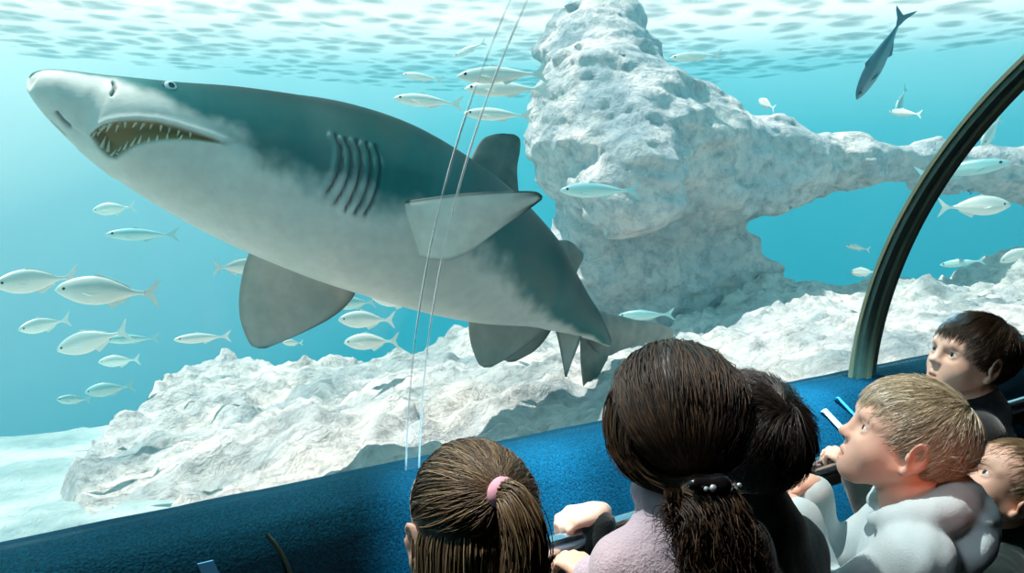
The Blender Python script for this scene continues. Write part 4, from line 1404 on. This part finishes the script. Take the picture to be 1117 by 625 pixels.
    def hair(self, cap, paths, width, mat, name='hair', capdisp=None, parent=None):
        parts_v, parts_f, sh, base = [], [], [], 0
        if cap is not None:
            v, f = shape_vf(cap.moved(self.R, self.H, self.s), .0045, disp=capdisp)
            parts_v.append(v); parts_f.append(f); sh.append(np.full(len(v), .15)); base = len(v)
        for ps, wd in zip(paths, width):
            v, f = tube_vf(self.w(ps), wd, 3)
            k = ps.shape[1] * 3
            parts_v.append(v); parts_f.append(f + base); base += len(v)
            sh.append(np.repeat(np.clip(r_h.normal(.5, .22, len(ps)), 0, 1), k))
        return mesh_np(name, np.vstack(parts_v), np.vstack(parts_f), mat, parent or self.root, attrs={'shade': np.concatenate(sh)})

    def top(self, name, mat, thick=.016, collar=None, sleeve=(.040, .034, .027), hem=.0, cuffs=1.0, wr=.006, extra=None, side_sleeves=(-1, 1), short=False):
        s = self.s
        S = Shape()
        d = self.hip - self.nb
        S.ell(self.nb + d * .22 + self.B @ np.array([0, .004, 0]), (.112 * s, .072 * s, .10 * s), self.B, k=.05)
        S.cone(self.nb + d * .30, self.nb + d * .62, .082 * s, .086 * s, k=.06)
        S.ell(self.nb + d * .92, (.100 * s, .082 * s, .085 * s), self.B, k=.06)
        for q in (-1, 1):
            S.cone(self.b((q * .022, -.004, -.020)), self.sh[q], .034 * s, sleeve[0] * s, k=.035)
            a, e, w_ = self.arms[q]
            if short:
                S.cone(a, a + (e - a) * .6, sleeve[0] * s, sleeve[1] * s * 1.1, k=.02)
            else:
                end = e + (w_ - e) * cuffs
                S.chain([a, e, end], [sleeve[0] * s, sleeve[1] * s, sleeve[2] * s], k=.018)
                c0 = e + (w_ - e) * (cuffs - .10); S.cone(c0, end, (sleeve[2] + .002) * s, (sleeve[2] + .001) * s, k=.006)
        if extra: extra(self, S)
        sc = self.s
        def disp(X):
            q = X * np.array([9, 9, 6])
            return -wr * (np.abs(fbm(q + .35 * np.stack([perlin(X * 7), perlin(X * 7 + 9), 0 * X[..., 0]], -1) * 3, 3)) - .2)
        v, f = shape_vf(S, .0048, disp=disp)
        return mesh_np(name, v, f, mat, self.root)

    def legs(self, mat, shoe_mat):
        s = self.s; S = Shape()
        S.ell(self.hip + np.array([0, 0, -.01]), (.098 * s, .080 * s, .085 * s), self.B)
        for q in (-1, 1):
            kn, an = self.arms[('leg', q)]
            S.chain([self.hipj[q], kn, an + np.array([0, 0, .0])], [.068 * s, .052 * s, .044 * s], k=.03)
        v, f = shape_vf(S, .008, disp=lambda X: -.004 * fbm(X * 12, 2)); mesh_np('trousers', v, f, mat, self.root)
        for q in (-1, 1):
            kn, an = self.arms[('leg', q)]
            F = Shape(); an0 = an.copy(); an0[2] = 0
            fw = self.B @ np.array([0, 1, 0])
            F.cone(an0 + np.array([0, 0, .036]) - fw * .02, an0 + fw * .09 * s + np.array([0, 0, .032]), .036, .032, k=.02)
            F.cone(an0 + np.array([0, 0, .07]), an0 + np.array([0, 0, .04]), .036, .038, k=.02)
            v, f = shape_vf(F, .006); v[:, 2] = np.maximum(v[:, 2], 0.001); mesh_np('shoe', v, f, shoe_mat, self.root)


GRIP = (.55, 1.15, .9)
RAIL_DIR = np.array([1.0, 0, 0])


def rail_grip(x, off=(0, -.052, .030), inward=0.0):
    """wrist point and hand frame for a hand laid over the handrail at tunnel position x"""
    wp = np.array([x, RY, RZ]) + np.array(off)
    fd = unit(np.array([inward, 1.0, -.05])); bd = np.array([0, .15, 1.0])
    return wp, fd, bd, GRIP


def rail_x(px):
    """tunnel position where the handrail is seen at picture column px"""
    xs_ = np.linspace(X0, X1, 4000); q = proj(np.stack([xs_, 0 * xs_ + RY, 0 * xs_ + RZ], -1))
    return float(xs_[np.argmin(np.abs(q[:, 0] - px) + (q[:, 2] < .1) * 1e6)])


m_jean = cloth_mat('denim', rgb(30, 40, 60), rgb(22, 30, 46))
m_shoe = principled('shoe_rubber', rgb(40, 42, 46), 0.6)
hm_dark = hair_mat('dark_brown_hair', rgb(14, 11, 9), rgb(32, 25, 19), rgb(62, 48, 36))
hm_brown = hair_mat('brown_hair', rgb(22, 15, 10), rgb(54, 37, 24), rgb(96, 70, 46), 0.5)
hm_light = hair_mat('light_brown_hair', rgb(38, 28, 19), rgb(90, 69, 46), rgb(160, 136, 104), 0.45)
hm_blond = hair_mat('blond_hair', rgb(120, 102, 76), rgb(204, 188, 156), rgb(244, 238, 220))
hm_mid = hair_mat('chestnut_hair', rgb(24, 17, 11), rgb(58, 42, 27), rgb(104, 80, 54))
hm_fair = hair_mat('fair_short_hair', rgb(80, 66, 48), rgb(146, 124, 94), rgb(200, 182, 150))


def crown_flow(crown, fringe=1.0, side=0.0):
    cr = np.array(crown)
    def flow(p, t):
        d = p - cr
        l = np.linalg.norm(d, axis=-1, keepdims=True)
        return unit(d) + np.array([side, 0, -0.15]) + .9 * np.clip(1 - l / .045, 0, 1) * unit(np.cross(d, [0, -.3, 1.0]) + r_h.normal(size=p.shape) * .004)
    return flow


def short_hair(k, mat, n=2600, ln=(.030, .050), off=(.004, .014), keep=None, crown=(0, -.075, .075), side=0.0, width=.0011, cap_off=.004, flow=None, jit=.22, hug=.9, extra_paths=()):
    p0 = roots(n, keep or hairline(), r_h)
    step = r_h.uniform(ln[0], ln[1], n) / 9
    ps = comb(p0, flow or crown_flow(crown, side=side), 10, step, off[0], off[1] * r_h.uniform(.6, 1.3, n), hug=hug, jit=jit)
    k.hair(cap_shape(cap_off, FACE_CUT + EAR_CUT + NAPE_CUT), [ps] + list(extra_paths), [width * k.s] + [width * k.s] * len(extra_paths), mat)
    return ps
# ------------------------------------------------------------------ each child
def local(k, X):
    return ((np.asarray(X, float) - k.H) @ k.R) / k.s


def bundle(center, radii, n, wave=0.004, freq=5.0, spread=0.012):
    """world paths of a lock of hair around a centre line"""
    c = catmull(center, 22); r_ = np.interp(np.linspace(0, 1, 22), np.linspace(0, 1, len(radii)), radii)
    T = unit(np.gradient(c, axis=0)); A = unit(np.cross(T, np.array([.3, .8, .2]))); B_ = np.cross(T, A)
    a = r_h.uniform(0, 2 * PI, n); q = np.sqrt(r_h.random(n))
    ph = r_h.uniform(0, 2 * PI, (n, 1)); fr = r_h.uniform(.7, 1.3, (n, 1)) * freq; t = np.linspace(0, 1, 22)[None]
    x = q[:, None] * np.cos(a)[:, None] * r_[None] + wave * t * np.sin(ph + fr * t * 2)
    y = q[:, None] * np.sin(a)[:, None] * r_[None] + wave * t * np.cos(ph * 1.7 + fr * t * 2)
    end = 1 - r_h.random((n, 1)) * .22
    tt = t * end
    cc_ = np.stack([np.interp(tt, t[0], c[:, i]) for i in range(3)], -1)
    return cc_ + x[..., None] * A[None] + y[..., None] * B_[None] + r_h.normal(size=(n, 1, 3)) * spread * t[..., None] ** 2 * .5


def to_tie(p0, tie, off0, off1, steps=14, sag=0.0, jit=.006):
    """strands drawn over the skull to a gathered point"""
    t = np.linspace(0, 1, steps)[None, :, None]
    n = len(p0)
    tgt = np.asarray(tie) + r_h.normal(size=(n, 3)) * .004
    wob = r_h.normal(size=(n, 1, 3)) * jit
    q = p0[:, None] * (1 - t) + tgt[:, None] * t + np.sin(t * PI) * (wob + np.array([0, 0, -sag]))
    o = (off0 + (off1 - off0) * np.sin(np.minimum(t[..., 0] * 1.6, 1) * PI / 2)) * r_h.uniform(.5, 1.0, (n, 1))
    s_ = on_scalp(q, o)
    fin_ = np.clip((t - .8) / .2, 0, 1)
    return s_ * (1 - fin_) + fin_ * (tgt[:, None] * 1.0) if False else s_


def ring(center, axis, R_, r_, n=28, m=10, squash=1.0):
    axis = unit(axis); a = unit(np.cross(axis, [.21, .4, .9])); b_ = np.cross(axis, a)
    u_ = np.linspace(0, 2 * PI, n, endpoint=False); v_ = np.linspace(0, 2 * PI, m, endpoint=False)
    rad = np.cos(u_)[:, None] * a + np.sin(u_)[:, None] * b_
    V = center + rad[:, None] * (R_ + r_ * np.cos(v_)[None, :, None]) + axis * (r_ * squash * np.sin(v_))[None, :, None]
    i = np.arange(n)[:, None]; j = np.arange(m)[None]
    F = np.stack([i * m + j, ((i + 1) % n) * m + j, ((i + 1) % n) * m + (j + 1) % m, i * m + (j + 1) % m], -1).reshape(-1, 4)
    return V.reshape(-1, 3), F


def no_face(p):
    az = np.degrees(np.arctan2(np.abs(p[:, 0]), p[:, 1]))
    return p[:, 2] > np.interp(az, [0, 40, 70, 95, 120, 180], [.066, .055, .020, -.005, -.035, -.055])


def turtleneck(k, S):
    s = k.s; up = unit(k.H + k.R @ np.array([0, -.02, -.06]) * s - k.nb)
    S.cone(k.nb - up * .01, k.nb + up * .030 * s, .064 * s, .060 * s, k=.02)
    S.chain([k.nb + up * .030 * s + k.B @ np.array([math.sin(a_) * .050, math.cos(a_) * .046, -.004 * math.cos(a_)]) * s for a_ in np.linspace(0, 2 * PI, 15)], .0125 * s, k=.008)


def collar(k, S):
    s = k.s; up = unit(k.H + k.R @ np.array([0, -.02, -.06]) * s - k.nb)
    S.cone(k.nb - up * .015, k.nb + up * .012 * s, .062 * s, .056 * s, k=.015)


# girl with a half-up ponytail, nearest the camera
k = Kid('girl with light brown half-up ponytail held by a pink band, nearest the carpet wall', 512, 572, 0.93, 25, 3, 0, .19, 15)
k.setup(hands={-1: rail_grip(rail_x(395)), 1: rail_grip(rail_x(505))}, lean=.03)
k.finish_skin(); k.brows(hm_light)
tie = np.array([0, -.078, .074])
pr = roots(5200, no_face, r_h)
upper = pr[pr[:, 2] > .012 - .25 * pr[:, 1]]
lower = pr[pr[:, 2] <= .012 - .25 * pr[:, 1]]
up_p = to_tie(upper, tie, .003, .012)
# lower hair hangs down over the nape and shoulders
lw = lower[np.abs(np.degrees(np.arctan2(lower[:, 0], -lower[:, 1]))) < 88]
wdn = local(k, k.H + np.array([0, 0, -1.0])) ; wdn = unit(wdn)


def hang(p0, length, off, steps=14, jit=.03, spread=.012):
    n = len(p0); P_ = [on_scalp(p0, np.full(n, off * .4))]
    L_ = length * r_h.uniform(.75, 1.05, n); st = L_ / (steps - 1); j = r_h.normal(size=(n, 3)) * jit
    for i in range(steps - 1):
        p = P_[-1]; q = p + st[:, None] * unit(wdn + j)
        e = (q - SC) / (SR + off); l = np.linalg.norm(e, axis=1)
        fix = np.where((l < 1)[:, None], SC + e / np.maximum(l, 1e-6)[:, None] * (SR + off), q)
        # below the equator the hair keeps falling instead of tucking under the skull
        P_.append(np.where((q[:, 2] > SC[2] - .03)[:, None], fix, np.where((l < 1)[:, None], fix, q)))
    ps = np.stack(P_, 1)
    return ps + (np.linspace(0, 1, steps) ** 2)[None, :, None] * r_h.normal(size=(n, 1, 3)) * spread
low_p = hang(lw, .20, .012)
tw = k.w(tie) ; bk = k.R @ np.array([0, -1.0, 0]); rtw = _rt
pony = [tw, tw + bk * .030 + rtw * .004 + np.array([0, 0, .006]), tw + bk * .048 + rtw * .010 + np.array([0, 0, -.030]), tw + bk * .045 + rtw * .010 + np.array([0, 0, -.085]), tw + bk * .035 + rtw * .006 + np.array([0, 0, -.15])]
pony_p = local(k, bundle(pony, [.009, .016, .022, .022, .012], 900, .004).reshape(-1, 3)).reshape(900, 22, 3)
fly = pr[r_h.choice(len(pr), 60, False)]
fly_p = comb(fly[fly[:, 2] > .03], lambda p, t: unit(tie - p), 10, np.full((fly[:, 2] > .03).sum(), .009), .004, .026, hug=.6, jit=.5)
g1h = k.hair(cap_shape(.006, FACE_CUT + EAR_CUT), [up_p, low_p, pony_p, fly_p], [.0011, .0011, .0011, .0004], hm_light)
v, f = ring(k.w(tie + np.array([0, -.016, .005])), bk + rtw * .4, .0105, .0068, squash=1.5)
mesh_np('hair_band', v, f, principled('pink_elastic', rgb(226, 160, 178), 0.7), k.root)
k.top('sweater', cloth_mat('grey_knit', rgb(92, 104, 104), rgb(70, 82, 84)), extra=collar)
k.legs(m_jean, m_shoe)

# girl with a low ponytail in a pale knitted rollneck
k = Kid('girl in a pale pink knitted rollneck, brown hair clipped in a low ponytail', 731, 460, 1.02, 30, 10, 0, .194, 22)
k.setup(hands={-1: (P(648, 632, 1.05), unit(P(612, 600, 1.10) - P(648, 632, 1.05)), np.array([0, 0, 1.0]), (.5, .7, .5), np.array([.25, .05, -1.0]))}, lean=.03, sh_w=.084, sh_z=-.062)
k.finish_skin(); k.brows(hm_brown)
tie = np.array([-.038, -.094, -.036])
pr = roots(6500, no_face, r_h)
hp = to_tie(pr, tie, .006, .020, sag=-.002, jit=.005)
def curtain(n, sgn):
    p0 = roots(n, lambda p: (p[:, 1] > -.035) & (p[:, 1] < .062) & (p[:, 0] * sgn > -.01) & (p[:, 2] > .055), r_h)
    f_ = (p0[:, 1:2] + .035) / .1
    c1 = np.concatenate([np.full((n, 1), sgn * .089), .010 + .055 * f_, np.full((n, 1), .030)], 1) + r_h.normal(size=(n, 3)) * .006
    c2 = np.concatenate([np.full((n, 1), sgn * .090), .045 * f_ - .02, -.110 + .035 * (1 - f_)], 1) + r_h.normal(size=(n, 3)) * .006
    e_ = tie + r_h.normal(size=(n, 3)) * .005
    t = np.linspace(0, 1, 20)[None, :, None]
    q = (1 - t) ** 3 * p0[:, None] + 3 * (1 - t) ** 2 * t * c1[:, None] + 3 * (1 - t) * t ** 2 * c2[:, None] + t ** 3 * e_[:, None]
    e = (q - SC) / (SR + .010); l = np.linalg.norm(e, axis=-1, keepdims=True)
    return np.where(l < 1, SC + e / np.maximum(l, 1e-6) * (SR + .010), q)
loose = np.concatenate([curtain(1900, -1), curtain(1300, 1)])
tw = k.w(tie); bk = k.R @ np.array([0, -1.0, 0])
pony = [tw - bk * .004, tw + bk * .026 + np.array([0, 0, -.012]), tw + bk * .040 + _rt * .002 + np.array([0, 0, -.045]), tw + bk * .038 + _rt * .010 + np.array([0, 0, -.085]), tw + bk * .030 + _rt * .018 + np.array([0, 0, -.13])]
pony_p = local(k, bundle(pony, [.016, .034, .043, .040, .018], 1500, .012, 7.0, .03).reshape(-1, 3)).reshape(1500, 22, 3)
wisp = [tw + k.R @ np.array([-.03, .0, .0]), tw + bk * .02 - _rt * .035 + np.array([0, 0, -.020]), tw + bk * .03 - _rt * .055 + np.array([0, 0, -.045])]
wisp_p = local(k, bundle(wisp, [.010, .012, .006], 120, .008, 5.0, .02).reshape(-1, 3)).reshape(120, 22, 3)
k.hair(cap_shape(.013, FACE_CUT), [hp, loose, pony_p, wisp_p], [.0011] * 4, hm_brown)
m_clip = principled('dark_clip', rgb(22, 18, 20), 0.2); m_gem = principled('clip_stone', rgb(230, 235, 240), 0.1, 0.6)
cl = Shape(); cw = tw + bk * .034 * k.s + np.array([0, 0, .016])
ax = unit(np.cross(bk, [0, 0, 1.0]))
cl.chain([cw - ax * .028 + np.array([0, 0, -.006]), cw + bk * .010 + np.array([0, 0, .004]), cw + ax * .028 + np.array([0, 0, .006])], [.008, .012, .008], k=.01)
for i in range(4):
    q = cw + ax * (-.022 + .014 * i); cl.chain([q, q + bk * .008 + np.array([0, 0, -.014]), q + np.array([0, 0, -.026])], [.004, .0035, .002], k=.004)
v, f = shape_vf(cl, .0022); clip_o = mesh_np('hair_clip', v, f, m_clip, k.root)
for i in range(6):
    q = cw + ax * (-.025 + .010 * i) + bk * .0155 + np.array([0, 0, .003 + .001 * i])
    v, f, _ = ball(q, .0030 if i != 4 else .0045, bk, 8); mesh_np('stone', v, f, m_gem, clip_o)
for i in range(5):
    q = cw + ax * (-.018 + .009 * i) + bk * .014 + np.array([0, 0, -.022])
    v, f, _ = ball(q, .0018, bk, 8); mesh_np('stone', v, f, m_gem, clip_o)
k.top('sweater', cloth_mat('pale_pink_knit', rgb(184, 170, 180), rgb(168, 156, 170), weave=260, strength=0.9), sleeve=(.044, .036, .029), extra=turtleneck, wr=.005)
k.legs(m_jean, m_shoe)

# dark-haired boy in black
k = Kid('boy with thick dark hair and black top, standing behind the girl in pink', 812, 482, 1.19, 22, 8, 0, .189, 35)
rx = rail_x(650)
k.setup(hands={-1: (np.array([rx, RY - .005, RZ + .034]), unit([-1.0, .30, -.05]), np.array([-.1, -.2, 1.0]), (.65, 1.15, .8), np.array([.2, -.6, -1.0]))}, lean=.03, sh_w=.092, sh_z=-.070)
k.finish_skin(); k.brows(hm_dark)
short_hair(k, hm_dark, 8000, (.040, .060), (.010, .020), keep=hairline(.058, -.02, -.066), crown=(0.01, -.07, .080), cap_off=.0095, jit=.32, hug=.85, width=.0008)
k.top('shirt', cloth_mat('black_cloth', rgb(22, 34, 32), rgb(14, 22, 22)), sleeve=(.046, .036, .025), extra=collar, cuffs=.90)
k.legs(m_jean, m_shoe)

# blond boy in a white hoodie
def hood(k, S):
    s = k.s; pts = []
    for a in np.linspace(-2.5, 2.5, 13):
        pts.append(k.nb + k.B @ np.array([math.sin(a) * .074, -math.cos(a) * .066 + .002, .026 - .040 * (abs(a) / 2.5) ** 2]) * s)
    S.chain(pts, [.016, .020, .024, .027, .030, .033, .034, .033, .030, .027, .024, .020, .016], k=.012)
    S.ell(k.nb + k.B @ np.array([0, -.088, -.035]) * s, (.075 * s, .036 * s, .055 * s), k.B @ Rx(.35), k=.02)
    S.ell(k.nb + k.B @ np.array([0, -.100, .012]) * s, (.060 * s, .022 * s, .016 * s), k.B @ Rx(.35), k=.012)
k = Kid('blond boy in a white hooded sweatshirt gazing up, arms out to the rail', 986, 478, 1.24, 75, 20, 0, .188, 66)
k.setup(open_=.6, hands={1: (P(886, 528, 1.38), unit([-.55, .75, .12]), np.array([.1, -.3, 1.0]), (.45, .9, .7), np.array([.3, -.2, -1.0])), -1: (P(868, 552, 1.33), unit([-.5, .85, .15]), np.array([-.2, -.2, 1.0]), (.45, .9, .7), np.array([-.1, -.7, -1.0]))}, lean=.03)
k.finish_skin(h=.0023); k.brows(hm_blond)
back_tuft = roots(160, lambda p: (p[:, 1] < -.02) & (p[:, 2] < .02) & (p[:, 2] > -.03), r_h)
fr_ = roots(700, lambda p: (p[:, 1] > .015) & (p[:, 2] > .064), r_h)
fr_p = comb(fr_, lambda p, t: np.array([-.15, 1.0, .15 - .9 * t]) + 0 * p, 10, r_h.uniform(.0040, .0062, 700), .006, .016, hug=.45, jit=.2)
tuft_p = comb(back_tuft, lambda p, t: np.array([0, -.9, .3]) + 0 * p, 8, np.full(160, .0055), .006, .020, hug=.35, jit=.5)
short_hair(k, hm_blond, 8000, (.036, .058), (.004, .012), keep=hairline(.060, -.012, -.052), crown=(0, -.062, .086), jit=.28, hug=.88, cap_off=.0035, width=.0008, extra_paths=[tuft_p, fr_p])
k.top('hooded_sweatshirt', cloth_mat('white_fleece', rgb(196, 208, 208), rgb(170, 190, 194), weave=420, strength=0.25), sleeve=(.052, .046, .036), extra=hood, wr=.012, cuffs=.86)
k.legs(m_jean, m_shoe)
a_, e_, w_ = k.arms[-1]
ax = unit(w_ - e_); c_ = w_ - ax * .012
v, f = ring(c_, ax, .0185, .0035, squash=2.6); wt = mesh_np('wristwatch', v, f, principled('black_strap', rgb(18, 22, 22), 0.5), k.root)
zz = unit(np.array([-.2, -.4, 1.0]) - (np.array([-.2, -.4, 1.0]) @ ax) * ax); xx = np.cross(ax, zz)
D_ = Shape(); D_.ell(c_ + zz * .0195, (.013, .013, .005), np.stack([xx, ax, zz], 1)); v, f = shape_vf(D_, .0016)
mesh_np('watch_face', v, f, principled('watch_glass', rgb(30, 44, 46), 0.1), wt)

# small fair boy in a dark green jacket
k = Kid('small boy with cropped fair hair in a dark green jacket, head tipped far back', 1098, 532, 1.42, 84, 37, 0, .177, 60)
k.setup(open_=.5, hands={-1: (P(934, 510, 1.42), unit(P(905, 489, 1.46) - P(934, 510, 1.42)), np.array([-.1, -.2, 1.0]), (.40, .9, .7), np.array([-.1, -.6, -1.0]))}, lean=.03)
k.finish_skin(h=.0023); k.brows(hm_fair)
short_hair(k, hm_fair, 9000, (.028, .040), (.003, .009), keep=hairline(.052, -.016, -.052), crown=(0, -.062, .086), jit=.25, hug=.85, cap_off=.0022, width=.0007)
k.top('jacket', cloth_mat('dark_green_nylon', rgb(30, 50, 46), rgb(20, 36, 34), rough=0.55, weave=60, strength=0.2), sleeve=(.052, .046, .036), extra=collar, wr=.013, cuffs=.86)
k.legs(m_jean, m_shoe)

# older boy in a black top
k = Kid('older boy with a chestnut fringe and black top, standing tallest beyond the blond boy', 1058, 390, 1.66, 99, 15, -3, .180, 62)
k.setup(open_=.3, lean=.03)
k.finish_skin(h=.0023); k.brows(hm_mid)
fr_ = roots(420, lambda p: (p[:, 1] > .02) & (p[:, 2] > .062), r_h)
fr_p = comb(fr_, lambda p, t: np.array([-.25, .9, -.25 - 1.2 * t]) + 0 * p, 11, r_h.uniform(.0040, .0058, 420), .009, .014, hug=.6, jit=.20)
short_hair(k, hm_mid, 7500, (.038, .058), (.006, .013), keep=hairline(.068, -.010, -.052), crown=(0.01, -.060, .086), jit=.20, hug=.9, cap_off=.0055, width=.0008, extra_paths=[fr_p])
k.top('shirt', cloth_mat('black_jersey', rgb(24, 28, 32), rgb(14, 18, 22)), sleeve=(.046, .042, .034), extra=collar)
k.legs(m_jean, m_shoe)
